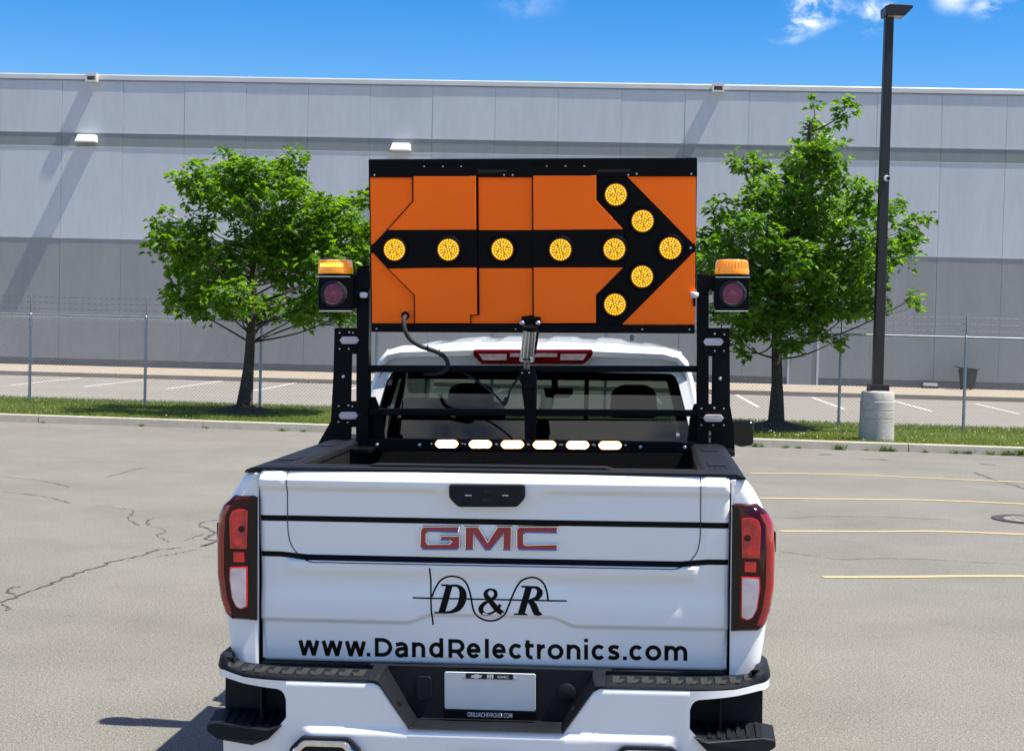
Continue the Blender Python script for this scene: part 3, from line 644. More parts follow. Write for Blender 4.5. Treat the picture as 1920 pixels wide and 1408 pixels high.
def decal(lines, name, m, parent, eps=.0009, sub=1):
    """lines: list of (centre points xz, widths)"""
    mb = MB()
    for pts, w in lines:
        Lf, Rt = ribbon(pts, w); mb.quads([[(p[0], tg(p[0], p[1]) - eps, p[1]) for p in Lf], [(p[0], tg(p[0], p[1]) - eps, p[1]) for p in Rt]])
    return mb.build(name, m, parent)
decal([([tuple(p) for p in SEAM], .0036)], 'panel_gap', gapm, tgo, .0018)
def dens(pts, n=14):
    out = []
    for a, b in zip(pts, pts[1:]):
        a, b = np.array(a, float), np.array(b, float)
        out += [a + (b - a) * k / n for k in range(n)]
    return out + [np.array(pts[-1], float)]
decal([(dens([(-TW + .002, 1.2385), (TW - .002, 1.2385)], 120), .0215)], 'stripe', vinyl, tgo)
decal([(dens([(-TW + .002, 1.1015), (-.80, 1.1015), (-.70, 1.092), (.70, 1.092), (.80, 1.1015), (TW - .002, 1.1015)], 40), .0205)], 'stripe', vinyl, tgo)
# handle
def c5(x, y, yy=0.0): return P(720 + x / 3.805, 880 + y / 3.805, yy)
hp = roundpoly([c5(475, 97), c5(1014, 97), c5(1014, 192), c5(958, 258), c5(540, 258), c5(475, 192)], .012)
v = MB(); v.prism(hp, -.052, .0); hn = v.build('tailgate_handle', blackpl, tgo, smooth=40, bevel=.005)
for a, b, c, d in ((588, 168, 638, 205), (852, 168, 898, 205)):
    p, q = c5(a, b), c5(c, d); v = MB(); v.box(p[0], q[0], -.0545, -.050, q[1] + .004, p[1]); v.build('release_button', blackgl, hn, bevel=.002)
    v = MB(); v.box(p[0] + .001, q[0] - .001, -.0560, -.0546, p[1] - .0045, p[1] - .001); v.build('button_edge', bright_al, hn)
for a, b, c, d in ((715, 140, 770, 158), (705, 195, 778, 222)):
    p, q = c5(a, b), c5(c, d); v = MB(); v.box(p[0], q[0], -.0535, -.050, q[1], p[1]); v.build('camera_eye', blackgl, hn, bevel=.002)
# GMC emblem
GLY = {'G': [(262, 425), (282, 402), (548, 400), (536, 448), (326, 440), (309, 454), (308, 514), (320, 527), (470, 524), (482, 512), (470, 503), (402, 500), (404, 468), (548, 468), (546, 548), (524, 570), (276, 568), (256, 548)],
       'M': [(580, 402), (676, 402), (742, 508), (811, 402), (916, 402), (912, 572), (846, 572), (854, 458), (764, 572), (722, 572), (642, 458), (646, 570), (578, 570)],
       'C': [(945, 425), (964, 402), (1244, 402), (1240, 452), (1014, 448), (1002, 460), (1003, 522), (1014, 533), (1242, 527), (1240, 575), (964, 572), (945, 550)]}
def offset_poly(poly, d):
    n = len(poly); ar = sum(poly[i][0] * poly[(i + 1) % n][1] - poly[(i + 1) % n][0] * poly[i][1] for i in range(n)); sg = 1 if ar > 0 else -1; out = []
    for i in range(n):
        p = np.array(poly[i]); a = np.array(poly[i - 1]); b = np.array(poly[(i + 1) % n])
        e1 = (p - a) / np.linalg.norm(p - a); e2 = (b - p) / np.linalg.norm(b - p); n1 = np.array([-e1[1], e1[0]]) * sg; n2 = np.array([-e2[1], e2[0]]) * sg
        m = n1 + n2; m /= max(.35, float(m @ n1)); out.append(tuple(p + m * d))
    return out
for ch, pl in GLY.items():
    poly = [c5(x, y) for x, y in pl]; inn = offset_poly(poly, .0042); out_ = offset_poly(poly, -.0022); n = len(poly); y0 = tg(0, 1.18)
    v = MB(); v.add([(x, y0 + .004, z) for x, z in out_] + [(x, y0 - .007, z) for x, z in out_] + [(x, y0 - .011, z) for x, z in poly] + [(x, y0 - .0085, z) for x, z in inn], [(i * n + j, i * n + (j + 1) % n, (i + 1) * n + (j + 1) % n, (i + 1) * n + j) for i in range(3) for j in range(n)])
    lo = v.build('emblem_letter', chrome, tgo)
    v = MB(); v.prism(inn, y0 - .0088, y0 + .002); v.build('red_face', emblem_red, lo)
# D & R logo
def R5(pts, w, n=8):
    if hasattr(w, '__len__'):
        q = catmull([(*c5(x, y), ww / 3.805 * .00199) for (x, y), ww in zip(pts, w)], n); return ([(p[0], p[1]) for p in q], [abs(p[2]) for p in q])
    q = catmull([c5(x, y) for x, y in pts], n); return (q, w / 3.805 * .00199)
sine = [(343, 905), (365, 850), (400, 795), (445, 766), (490, 759), (540, 770), (580, 800), (605, 850), (622, 910), (632, 970), (650, 1025), (690, 1066), (755, 1083), (815, 1070), (862, 1030), (890, 970), (915, 905), (945, 840), (985, 790), (1050, 767), (1100, 778), (1140, 815), (1162, 870), (1171, 930)]
decal([R5(sine, 13, 5), R5([(330, 698), (334, 800), (336, 920), (340, 1030), (347, 1112)], 12), R5([(205, 914), (600, 921), (900, 927), (1305, 936)], 11, 20)], 'logo_lines', vinyl, tgo)
decal([R5([(468, 822), (440, 925), (412, 1022)], 47), R5([(475, 826), (530, 832), (562, 872), (560, 930), (532, 985), (482, 1013), (430, 1018)], (14, 22, 48, 54, 42, 22, 14)), R5([(408, 824), (470, 827)], 13), R5([(360, 1019), (440, 1019)], 12)], 'logo_letter', vinyl, tgo, .0011)
decal([R5([(848, 1026), (805, 992), (752, 925), (726, 890), (738, 862), (765, 854), (793, 868), (796, 900), (765, 924), (715, 955), (692, 990), (706, 1022), (745, 1030), (795, 1005), (832, 962)], (34, 40, 36, 32, 22, 14, 24, 26, 18, 26, 36, 30, 18, 16, 26))], 'logo_ampersand', vinyl, tgo, .0011)
decal([R5([(1035, 834), (1008, 930), (978, 1032)], 47), R5([(1040, 838), (1090, 843), (1112, 876), (1090, 915), (1030, 934)], (14, 22, 44, 32, 14)), R5([(1035, 930), (1066, 965), (1090, 1018), (1124, 1030)], (30, 46, 46, 14)), R5([(980, 834), (1040, 836)], 13), R5([(928, 1030), (1022, 1031)], 12), R5([(1070, 1031), (1128, 1031)], 12)], 'logo_letter', vinyl, tgo, .0011)
# web address, one glyph per part, drawn with strokes
TXT = [('w', 557, 596), ('w', 601, 640), ('w', 645, 684), ('.', 685.5, 692.5), ('D', 701, 734), ('a', 739, 763.5), ('n', 771, 796), ('d', 803, 830), ('R', 839.5, 870), ('e', 874, 900), ('l', 908.5, 915.5), ('e', 922, 947.5), ('c', 954, 980), ('t', 983.5, 1000), ('r', 1006, 1022), ('o', 1026, 1056), ('n', 1062, 1088), ('i', 1095, 1102), ('c', 1109.5, 1135), ('s', 1140, 1161), ('.', 1168, 1175), ('c', 1180.5, 1206.5), ('o', 1210, 1240), ('m', 1246, 1289)]
sw_ = 7.3
def arc(cx, cy, rx, ry, a0, a1, n=22): return [(cx + rx * math.cos(math.radians(a0 + (a1 - a0) * k / n)), cy + ry * math.sin(math.radians(a0 + (a1 - a0) * k / n))) for k in range(n + 1)]
def glyph(ch, W_):
    X = 28.5; h = sw_ / 2; cap = 35.5; asc = 37.0; rx = W_ / 2 - h; ry = X / 2 - h + .4; cx = W_ / 2; cy = X / 2
    if ch == 'o': return [arc(cx, cy, rx, ry, 0, 364, 40)]
    if ch == 'c': return [arc(cx, cy, rx + .6, ry, 42, 318, 34)]
    if ch == 'e': return [arc(cx, cy, rx, ry, 0, 322, 36), [(h, cy - .2), (W_ - .4, cy - .2)]]
    if ch == 'l': return [[(W_ / 2, 0), (W_ / 2, asc)]]
    if ch == 'i': return [[(W_ / 2, 0), (W_ / 2, X)], [(W_ / 2, 33.2), (W_ / 2, 40)]]
    if ch == '.': return [[(W_ / 2, 0), (W_ / 2, 7)]]
    if ch == 'n': return [[(h, 0), (h, X)], [(h, 10)] + arc(cx, X - h - rx * .95, rx, rx * .95, 180, 0, 16) + [(W_ - h, 0)]]
    if ch == 'm':
        r2 = (W_ - sw_) / 4; b = X - h - r2 * 1.15
        return [[(h, 0), (h, X)], [(h, 10)] + arc(h + r2, b, r2, r2 * 1.15, 180, 0, 14) + [(W_ / 2, 0)], [(W_ / 2, 10)] + arc(h + 3 * r2, b, r2, r2 * 1.15, 180, 0, 14) + [(W_ - h, 0)]]
    if ch == 'r': return [[(h, 0), (h, X)], [(h, 10)] + arc(W_ - .5, X - h - 12, W_ - h - .5, 12, 180, 92, 12)]
    if ch == 'd': return [[(W_ - h, 0), (W_ - h, asc)], arc((W_ - h) / 2 + h * .6, cy, (W_ - h) / 2 - h * .5, ry, 0, 364, 36)]
    if ch == 'a': return [[(1.8, X - 5.5)] + arc(W_ * .5, X - h - 7.6, W_ * .5 - h, 7.9, 118, 0, 14) + [(W_ - h, 0)], [(W_ - h, 15.6), (W_ * .5, 16.0)] + arc(W_ * .42, 9.2 - .6, W_ * .42 - h + .2, 6.4, 88, 300, 18) + [(W_ - h, 7)]]
    if ch == 't': return [[(5.2, X + 7)] + [(5.2, 10)] + arc(12.2, 9.4, 7, 6.6, 180, 288, 12), [(0, X - h + .4), (W_, X - h + .4)]]
    if ch == 's': return [[(W_ - 1.6, X - 5.3), (W_ * .72, X - h - .2), (W_ * .45, X - h), (W_ * .2, X - 6.2), (W_ * .24, X - 11.4), (W_ * .52, X / 2 + .2), (W_ * .80, 11.2), (W_ * .83, 6.6), (W_ * .6, h + .1), (W_ * .32, h + .3), (1.0, 5.4)]]
    if ch == 'w':
        q = W_ / 4; a = 3.1; return [[(a, X), (q + .9, 0)], [(q - .6 + 1, 0), (2 * q, X)], [(2 * q, X), (3 * q - .4, 0)], [(3 * q - .9, 0), (W_ - a, X)]]
    if ch == 'D': return [[(h, 0), (h, cap)], [(h, cap - h), (W_ * .40, cap - h)] + arc(W_ * .42, cap / 2, W_ * .58 - h, cap / 2 - h, 90, -90, 22) + [(h, h)]]
    if ch == 'R': return [[(h, 0), (h, cap)], [(h, cap - h), (W_ * .5, cap - h)] + arc(W_ * .55, cap - h - 9.6, W_ * .45 - h, 9.6, 90, -90, 16) + [(h, cap - h - 19.2)], [(W_ * .52, cap - h - 18), (W_ - 3.4, 0)]]
pA, pB = (557, 1230.6), (1290, 1241.2)
for ch, xa, xb in TXT:
    lines = []
    for st in glyph(ch, xb - xa):
        if ch == 's': st = [tuple(p) for p in catmull(st, 5)]
        st = st if len(st) > 4 else [tuple(p) for p in dens(st, 6)]
        pp = []
        for gx_, gz_ in st:
            X_ = xa + gx_; yb = pA[1] + (pB[1] - pA[1]) * (X_ - pA[0]) / (pB[0] - pA[0]); pp.append(P(X_, yb - gz_, 0))
        w_ = (7.2 if ch in '.i' and len(st) < 8 else sw_ * (1.04 if ch == 'w' else 1)) * .00199
        lines.append((pp, w_))
    decal(lines, 'address_letter', vinyl, tgo, .0011)
# tailgate top cap (black) and lower trim
v = MB(); v.prism_x([(-.010, 1.419), (-.010, 1.430), (.004, 1.436), (.095, 1.436), (.095, 1.40), (.088, 1.40), (.088, 1.419)], -TW, TW); v.build('top_cap', blackpl, tgo, bevel=.003)
x0, x1 = P(690, 880, .05)[0], P(1150, 880, .05)[0]
v = MB(); v.prism([(x0, 1.4365), (x1 + .0, 1.4365), (x1 - .03, 1.4445), (x0 + .03, 1.4445)], .012, .09); v.build('spoiler_pad', blackpl, tgo, bevel=.003)
v = MB(); v.box(-TW + .005, TW - .005, .004, .08, .655, .693); v.build('lower_trim', blackpl, tgo, bevel=.004)
# ------------------------------------------------------------------ bed sides
PROF = [(.66, .985), (.72, 1.000), (.80, 1.012), (.88, 1.022), (.95, 1.030), (1.05, 1.034), (1.15, 1.032), (1.22, 1.026), (1.28, 1.012), (1.32, .996), (1.35, .980), (1.375, .964), (1.395, .948), (1.408, .934)]
WY, WR = 1.10, .43
for s in (-1, 1):
    root = empty('bed_side', parent=trk)
    zz = np.interp(np.linspace(0, 1, 60), np.linspace(0, 1, len(PROF)), [p[0] for p in PROF]); zz = np.sort(zz)
    grid = []
    for z in zz:
        xo_ = np.interp(z, [p[0] for p in PROF], [p[1] for p in PROF]); row = []
        R_ = .055
        pl = [(.884, .02), (.884, .004), (.89, .0)] + [(xx, .0) for xx in np.linspace(.90, xo_ - R_, 5)]
        pl += [(xo_ - R_ + R_ * math.sin(a), R_ - R_ * math.cos(a)) for a in np.linspace(.2, math.pi / 2, 7)]
        pl += [(xo_ + .012 * math.exp(-((yy - WY) / .42) ** 2) * smooth01((1.22 - z) / .2), yy) for yy in np.linspace(.10, 1.93, 62)]
        grid.append([(s * a, b, z) for a, b in pl])
    v = MB(); v.quads(grid)
    if s > 0: pass
    else: v.f = [f[::-1] for f in v.f]
    keep = []
    for f in v.f:
        c = np.mean([v.v[i] for i in f], axis=0)
        if abs(c[0]) > .95 and math.hypot(c[1] - WY, c[2] - .42) < WR and c[1] > .3: continue
        keep.append(f)
    v.f = keep
    o = v.build('outer_skin', paint, root, smooth=50); m_ = o.modifiers.new('thick', 'SOLIDIFY'); m_.thickness = .006; m_.offset = -1
    v = MB(); v.box(min(s * .78, s * .80), max(s * .78, s * .80), .02, 1.86, .86, 1.405); v.build('inner_wall', liner, root)
    v = MB(); v.prism([(s * .775, 1.395), (s * .775, 1.418), (s * .79, 1.430), (s * .90, 1.430), (s * .932, 1.420), (s * .940, 1.408), (s * .885, 1.406), (s * .80, 1.398)], -.004, 1.90); cap = v.build('rail_cap', blackpl, root, bevel=.004)
    for yy in (.30, 1.05):
        v = MB(); v.box(min(s * .81, s * .88), max(s * .81, s * .88), yy, yy + .16, 1.4305, 1.434); v.build('pocket_cover', blackpl, cap, bevel=.002)
    for k in range(4):
        v = MB(); xx = s * (.815 + k * .02); v.box(xx - .003, xx + .003, .03, .26, 1.4302, 1.4325); v.build('rib', blackpl, cap)
    v = MB(); v.box(min(s * .80, s * .97), max(s * .80, s * .97), .62, 1.58, .55, .87); v.build('wheelhouse', liner, root)
    for k, (yy, zz_) in enumerate(((.25, 1.30), (.45, 1.31), (.70, 1.32))):
        v = MB(); v.lathe([(.008, 0), (.006, .006)], 8, (s * .779 - (.006 if s > 0 else 0), yy, zz_), 'x'); v.build('rivet', steel, root, smooth=40)
    # side decal strokes
    if s > 0:
        for j, (y0, ph) in enumerate(((.16, 0), (.30, 1.2), (.45, 2.1))):
            pts = [(y0 + .05 * math.sin(ph + t * 4), .80 + .30 * t) for t in np.linspace(0, 1, 16)]
            Lf, Rt = ribbon(pts, .012)
            fx = lambda z: float(np.interp(z, [p[0] for p in PROF], [p[1] for p in PROF])) + .0025
            v = MB(); v.quads([[(fx(p[1]), p[0], p[1]) for p in Lf], [(fx(p[1]), p[0], p[1]) for p in Rt]]); v.build('side_decal', vinyl, root)
for s in (-1, 1):
    v = MB(); v.box(min(s * .86, s * .93), max(s * .86, s * .93), .088, .12, .66, 1.40); v.build('gap_filler', rubber, trk)  # dark filler added behind the tailgate gap to block light leaking through
v = MB(); v.box(-.80, .80, .03, 1.86, .80, .86); v.build('bed_floor', liner, trk)
for k in range(9):
    v = MB(); v.box(-.72 + k * .17, -.66 + k * .17, .05, 1.80, .8605, .872); v.build('floor_rib', liner, trk)
v = MB(); v.box(-.80, .80, 1.80, 1.86, .86, 1.392); v.build('bed_front_wall', liner, trk)
# ------------------------------------------------------------------ tail lamps
for s in (-1, 1):
    tl = empty('tail_lamp', parent=trk)
    OUT = [(.887, .846), (.990, .851), (1.012, .875), (1.030, .93), (1.043, 1.02), (1.044, 1.15), (1.038, 1.245), (1.018, 1.285), (.978, 1.321), (.905, 1.324), (.887, 1.318)]
    grid = []
    # wrap-around shell: rear face flat then curls forward on the flank
    n = len(OUT)
    def lampgrid(inset, y0):
        c = np.array([.95, 1.085]); return [((x - c[0]) * (1 - inset) + c[0], y0, (z - c[1]) * (1 - inset * .35) + c[1]) for x, z in OUT]
    rings = [[(x, .10, z) for x, z in OUT], [(x, .01, z) for x, z in OUT], [(x if x < .89 else x - .006, -.006, z + (.004 if z < .87 else (-.004 if z > 1.30 else 0))) for x, z in OUT], [(x if x < .89 else x - .022, -.016, z + (.010 if z < .87 else (-.010 if z > 1.30 else 0))) for x, z in OUT]]
    v = MB(); pts = [(s * p[0], p[1], p[2]) for rg in rings for p in rg]
    fs = [(i * n + j, i * n + (j + 1) % n, (i + 1) * n + (j + 1) % n, (i + 1) * n + j) for i in range(3) for j in range(n)] + [tuple(range(3 * n, 4 * n))]
    if s < 0: fs = [f[::-1] for f in fs]
    v.add(pts, fs); v.build('housing', red_dark, tl, smooth=35)
    # glossy black inner strip
    v = MB(); v.prism([(s * .889, .853), (s * .912, .855), (s * .912, 1.312), (s * .889, 1.314)], -.0185, -.0155); v.build('black_strip', blackgl, tl)
    # outer red rim following the flank
    rim = [(1.012, .875), (1.030, .93), (1.043, 1.02), (1.044, 1.15), (1.038, 1.245), (1.018, 1.285)]
    v = MB(); g_ = []
    for x, z in rim: g_.append([(s * (x + .001), .10, z), (s * (x + .0015), .008, z), (s * (x - .006), -.0075, z), (s * (x - .019), -.0160, z), (s * (x - .031), -.0168, z)])
    v.quads(g_); 
    if s > 0: v.f = [f[::-1] for f in v.f]
    v.build('outer_rim', red_rim, tl, smooth=60)
    def lens(poly, m, rimw, rimm, name, depth=.0215):
        pl = roundpoly([(s * x, z) for x, z in poly], .006, 3); c = np.mean(pl, axis=0)
        v = MB(); v.prism(pl, -depth, -.0150); o = v.build(name, rimm, tl, bevel=.0015)
        inn = [tuple(c + (np.array(p) - c) * (1 - np.array([rimw / .032, rimw / .075]))) for p in pl]
        v = MB(); v.prism(inn, -depth - .0008, -.0152); v.build('lens', m, o)
        return o, c
    o, c = lens([(.924, 1.122), (.988, 1.122), (.992, 1.235), (.982, 1.262), (.955, 1.272), (.920, 1.268)], red_lens, .004, red_bright, 'stop_lens')
    v = MB(); v.lathe([(.0125, .0), (.0125, .024), (.009, .0245)], 18, (s * .943, 0, 1.197), '-y'); v.build('bulb', red_dark, o, smooth=40)
    v = MB(); v.lathe([(.017, .0), (.015, .0238), (.013, .0236)], 18, (s * .956, 0, 1.150), '-y'); v.build('reflector', red_bright, o, smooth=40)
    v = MB(); v.prism([(s * .934, 1.071), (s * .975, 1.071), (s * .976, 1.110), (s * .934, 1.110)], -.0205, -.015); v.build('reflex_square', red_bright, tl, bevel=.001)
    lens([(.921, .902), (.945, .893), (.965, .902), (.982, .935), (.992, 1.010), (.990, 1.053), (.921, 1.055)], clear_lens, .0045, red_bright, 'reverse_lens')
    v = MB(); v.box(min(s * 1.036, s * 1.050), max(s * 1.036, s * 1.050), .015, .085, 1.14, 1.215); v.build('side_marker', red_dark, tl, bevel=.004)
# ------------------------------------------------------------------ bumper
def by(x): return -.185 + .13 * (max(0, abs(x) - .70) / .33) ** 2.2
XE = 1.028
def btop(x): return float(np.interp(abs(x), [0, .262, .285, .388, .412, .90, XE], [.500, .500, .508, .652, .664, .666, .684]))
bp = empty('rear_bumper', parent=trk)
CP = [(x, by(x)) for x in [.735, .738, .742, .747, .752, .76, .768] + list(np.linspace(.78, .985, 18))] + [(1.006, -.080), (1.021, -.050), (1.030, -.012), (1.034, .05), (1.034, .16)]
def strip(spans_fn, xsl, name, m, ledge=True, ypath=None):
    v = MB(); cols = []
    for xi, x in enumerate(xsl):
        lo, hi = spans_fn(x); col = []
        for k in range(41):
            z = lo + (hi - lo) * k / 40
            off = -.016 * smooth01((.505 - z) / .028) * (1 - smooth01((abs(x) - .64) / .05)) + .05 * smooth01((.40 - z) / .12)
            e = min(1, (hi - z) / .012); off += .006 * (1 - e) ** 2
            ln = -.07 * (z - .56); col.append((x, by(x) + (off if ledge else 0) + ln, z) if ypath is None else (x, ypath[xi] + ln, z))
        cols.append(col)
    v.quads(cols); return v.build(name, m, bp, smooth=60)
xm = sorted(set([0, .262, .27, .285, .388, .40, .412] + list(np.linspace(.02, .735, 60))))
strip(lambda x: (.28, btop(x)), [-x for x in xm[::-1]] + xm[1:], 'bumper_face', paint)
for s in (-1, 1):
    cp = CP if s > 0 else CP[::-1]
    strip(lambda x: (float(np.interp(abs(x), [.735, .742, .752, .768, .90, XE], [.596, .616, .628, .634, .642, .657])), btop(x)), [s * p[0] for p in cp], 'upper_corner', paint, False, [p[1] for p in cp])
    xl = [s * x for x in np.linspace(.735, 1.0, 20)]
    if s < 0: xl = xl[::-1]
    strip(lambda x: (.28 + .06 * (max(0, abs(x) - .8) / .2) ** 2, float(np.interp(abs(x), [.735, .80, 1.0], [.528, .452, .418]))), xl, 'lower_corner', paint, False)
    # corner step recess and pad
    v = MB(); v.box(min(s * .72, s * 1.005), max(s * .72, s * 1.005), -.02, .30, .38, .66); v.build('recess_back', blackpl, bp)
    v = MB(); v.box(min(s * .715, s * .738), max(s * .715, s * .738), -.165, -.03, .44, .64); v.build('recess_side', blackpl, bp)
    v = MB(); v.box(min(s * .845, s * .853), max(s * .845, s * .853), -.10, -.03, .44, .64); v.build('recess_rib', blackpl, bp)
    poly = [(.772, .460), (.80, .418), (.87, .398), (.99, .408), (1.042, .432), (1.050, .452), (1.035, .482), (.98, .495), (.90, .470)]
    v = MB(); v.prism([(s * x, z) for x, z in ((.748, .500), (.80, .448), (.86, .424), (1.00, .432), (1.046, .458), (1.044, .484), (1.00, .492), (.80, .486))], -.194, -.02)
    v.v = [(x, y + (.055 * smooth01((abs(x) - .9) / .15) if y < -.1 else 0), z + (.028 if y > -.1 and z > .47 else 0)) for x, y, z in v.v]
    st_ = v.build('corner_step', blackpl, bp, bevel=.006)
    for k in range(6):
        xx = .80 + k * .035; v = MB(); x_a, x_b = sorted((s * xx, s * (xx + .014))); v.add([(x_a, -.17 + .02 * (k > 2), .4895), (x_b, -.17 + .02 * (k > 2), .4895), (x_b, -.04, .518), (x_a, -.04, .518), (x_a, -.17 + .02 * (k > 2), .496), (x_b, -.17 + .02 * (k > 2), .496), (x_b, -.04, .525), (x_a, -.04, .525)], [(0, 3, 2, 1), (4, 5, 6, 7), (0, 1, 5, 4), (1, 2, 6, 5), (2, 3, 7, 6), (3, 0, 4, 7)]); v.build('tread', blackpl, st_)
    # top step pad: follows the plan curve of the face
    v = MB(); rows = []
    PP = [(x, by(x)) for x in np.linspace(.40, .73, 12)] + CP
    for x, yb in PP:
        yb -= .004; zt = btop(x); e = smooth01((x - .95) / .07); dp = max(.02, .0 - yb + .03) if e < .5 else .09
        ix = e * .05
        rows.append([(s * x, yb + .012 * (1 - e), zt - .002), (s * (x + .003 * e), yb, zt + .004), (s * (x - .004 * e), yb + .004 * (1 - e), zt + .012 + .024 * e), (s * (x - .02 * e), yb + .020 * (1 - e), zt + .017 + .030 * e), (s * (x - ix), yb + .15 * (1 - e), zt + .020 + .022 * e), (s * (x - ix), yb + .165 * (1 - e), zt - .002)])
    v.quads(rows)
    if s > 0: v.f = [f[::-1] for f in v.f]
    pad = v.build('step_pad', blackpl, bp, smooth=40)
    for k in range(10):
        x = .455 + k * .053; yb = by(x) - .004; z_ = btop(x) + .0185
        v = MB(); v.prism_x([(yb + .030, z_ - .002), (yb + .115, z_ + .001), (yb + .115, z_ + .006), (yb + .034, z_ + .004)], x * s, (x + .026) * s) if s > 0 else v.prism_x([(yb + .030, z_ - .002), (yb + .115, z_ + .001), (yb + .115, z_ + .006), (yb + .034, z_ + .004)], (x + .026) * s, x * s)
        v.build('tread', rubber, pad, bevel=.0015)
        v = MB(); v.add([(s * (x + .018), yb + .024, z_ + .0015), (s * (x + .034), yb + .024, z_ + .0015), (s * (x + .046), yb + .07, z_ + .005), (s * (x + .030), yb + .07, z_ + .005)], [(0, 1, 2, 3)]); v.build('tread_bar', rubber, pad)
# notch trim
def trim_line(off):
    return [(-.44, .704 + 0), (-.412 - off * 0, .664), (-.388, .652), (-.285, .508), (-.262, .500), (.262, .500), (.285, .508), (.388, .652), (.412, .664), (.44, .704)]
o_l = catmull([(-.43, .667), (-.405, .664), (-.386, .650), (-.288, .511), (-.258, .501), (0, .5005), (.258, .501), (.288, .511), (.386, .650), (.405, .664), (.43, .667)], 5)
i_l = catmull([(-.43, .700), (-.385, .699), (-.374, .678), (-.276, .518), (-.250, .5085), (0, .508), (.250, .5085), (.276, .518), (.374, .678), (.385, .699), (.43, .700)], 5)
v = MB(); v.quads([[(p[0], -.17, p[1] - .004) for p in o_l], [(p[0], -.193, p[1] + .003) for p in o_l], [(a[0] * .7 + b[0] * .3, -.196, a[1] * .7 + b[1] * .3) for a, b in zip(o_l, i_l)], [(a[0] * .25 + b[0] * .75, -.165, a[1] * .25 + b[1] * .75) for a, b in zip(o_l, i_l)], [(p[0], -.10, p[1]) for p in i_l], [(p[0], -.03, p[1]) for p in i_l]])
v.build('notch_trim', blackpl, bp, smooth=50)
for s in (-1, 1):
    v = MB(); a = s * .312
    v.add([(a - .007, -.188, .583), (a + .007, -.188, .583), (a + .007 + s * .008, -.188, .600), (a - .007 + s * .008, -.188, .600)], [(0, 1, 2, 3)]); v.build('clip_slot', blackgl, bp)
v = MB(); v.prism([(-.45, .70), (-.25, .49), (.25, .49), (.45, .70)], -.045, .0); v.build('notch_back', blackpl, bp)
v = MB(); v.lathe([(.036, .0), (.036, .012), (.030, .016)], 24, (.285, -.045, .615), '-y'); v.build('spare_lock_cover', blackpl, bp, smooth=40)
v = MB(); v.prism(roundpoly([(-.275, .575), (-.215, .575), (-.215, .665), (-.275, .665)], .02), -.056, -.045); v.build('tow_socket', blackpl, bp, bevel=.003)
# plate
pl_ = empty('licence_plate', parent=trk); pl_.matrix_basis = Matrix.Translation((0, -.075, .61)) @ Matrix.Rotation(math.radians(6), 4, 'X') @ Matrix.Translation((0, .075, -.61))
a, b = P(834, 1258, -.075), P(1004, 1334, -.075)
px0, px1, pz0, pz1 = a[0], b[0], b[1] + .002, a[1] + .001
v = MB(); v.prism(roundpoly([(px0, pz0), (px1, pz0), (px1, pz1), (px0, pz1)], .008), -.078, -.072); v.build('plate', plate_m, pl_, bevel=.001)
v = MB(); v.prism(roundpoly([(px0 - .004, pz0 - .034), (px1 + .004, pz0 - .034), (px1 + .004, pz0 + .0), (px0 - .004, pz0 + .0)], .004), -.084, -.070); fr_ = v.build('frame', blackgl, pl_, bevel=.001)
xm0, xm1 = P(874, 1265, -.08)[0], P(962, 1265, -.08)[0]
v = MB(); v.prism(roundpoly([(xm0, pz1 - .0215), (xm1, pz1 - .0215), (xm1, pz1 - .0015), (xm0, pz1 - .0015)], .003), -.084, -.0785); fr2 = v.build('frame_top', blackgl, pl_)
for x in (xm0 - .006, xm1 + .006):
    v = MB(); v.lathe([(.0055, 0), (.0055, .004), (.003, .006)], 10, (x, -.078, pz1 - .018), '-y'); v.build('screw', steel, pl_, smooth=40)
def text_part(txt, x0, x1, z0, h, y, m, parent, off=0.0):
    cu = bpy.data.curves.new('t', 'FONT'); cu.body = txt; cu.size = 1; cu.offset = off
    to = bpy.data.objects.new('t', cu); link(to); dg = bpy.context.evaluated_depsgraph_get(); dg.update()
    me = bpy.data.meshes.new_from_object(to.evaluated_get(dg)); bpy.data.objects.remove(to)
    vs = np.array([tuple(q.co) for q in me.vertices]); mn, mx_ = vs.min(0), vs.max(0)
    for q in me.vertices:
        q.co = ((q.co.x - mn[0]) / (mx_[0] - mn[0]) * (x1 - x0) + x0, y, (q.co.y - mn[1]) / (mx_[1] - mn[1]) * h + z0)
    me.materials.clear(); me.materials.append(m)
    o = bpy.data.objects.new('lettering', me); link(o, parent); return o
pc = (px0 + px1) / 2
text_part('ORILLIACHEVROLET.COM', pc - .083, pc + .083, pz0 - .0255, .0175, -.0852, print_w, fr_, .012)
xg = pc + .048; text_part('GMC', xg - .020, xg + .022, pz1 - .0165, .0095, -.0845, print_w, fr2, .03)
xb_ = pc - .050; zb_ = pz1 - .0118
v = MB(); v.prism([(xb_ - .020, zb_ - .005), (xb_ - .008, zb_ - .005), (xb_ - .009, zb_ - .008), (xb_ + .007, zb_ - .008), (xb_ + .008, zb_ - .005), (xb_ + .018, zb_ - .005), (xb_ + .021, zb_ + .004), (xb_ + .009, zb_ + .004), (xb_ + .010, zb_ + .007), (xb_ - .006, zb_ + .007), (xb_ - .007, zb_ + .004), (xb_ - .017, zb_ + .004)], -.0848, -.084); v.build('emblem', print_w, fr2)
for k in range(3):
    xx = pc - .010 + k * .0085; v = MB(); v.prism([(xx, zb_ + .008), (xx + .0065, zb_ + .008), (xx + .0065, zb_ - .004), (xx + .0033, zb_ - .010), (xx, zb_ - .004)], -.0848, -.084); v.build('emblem', print_w, fr2)
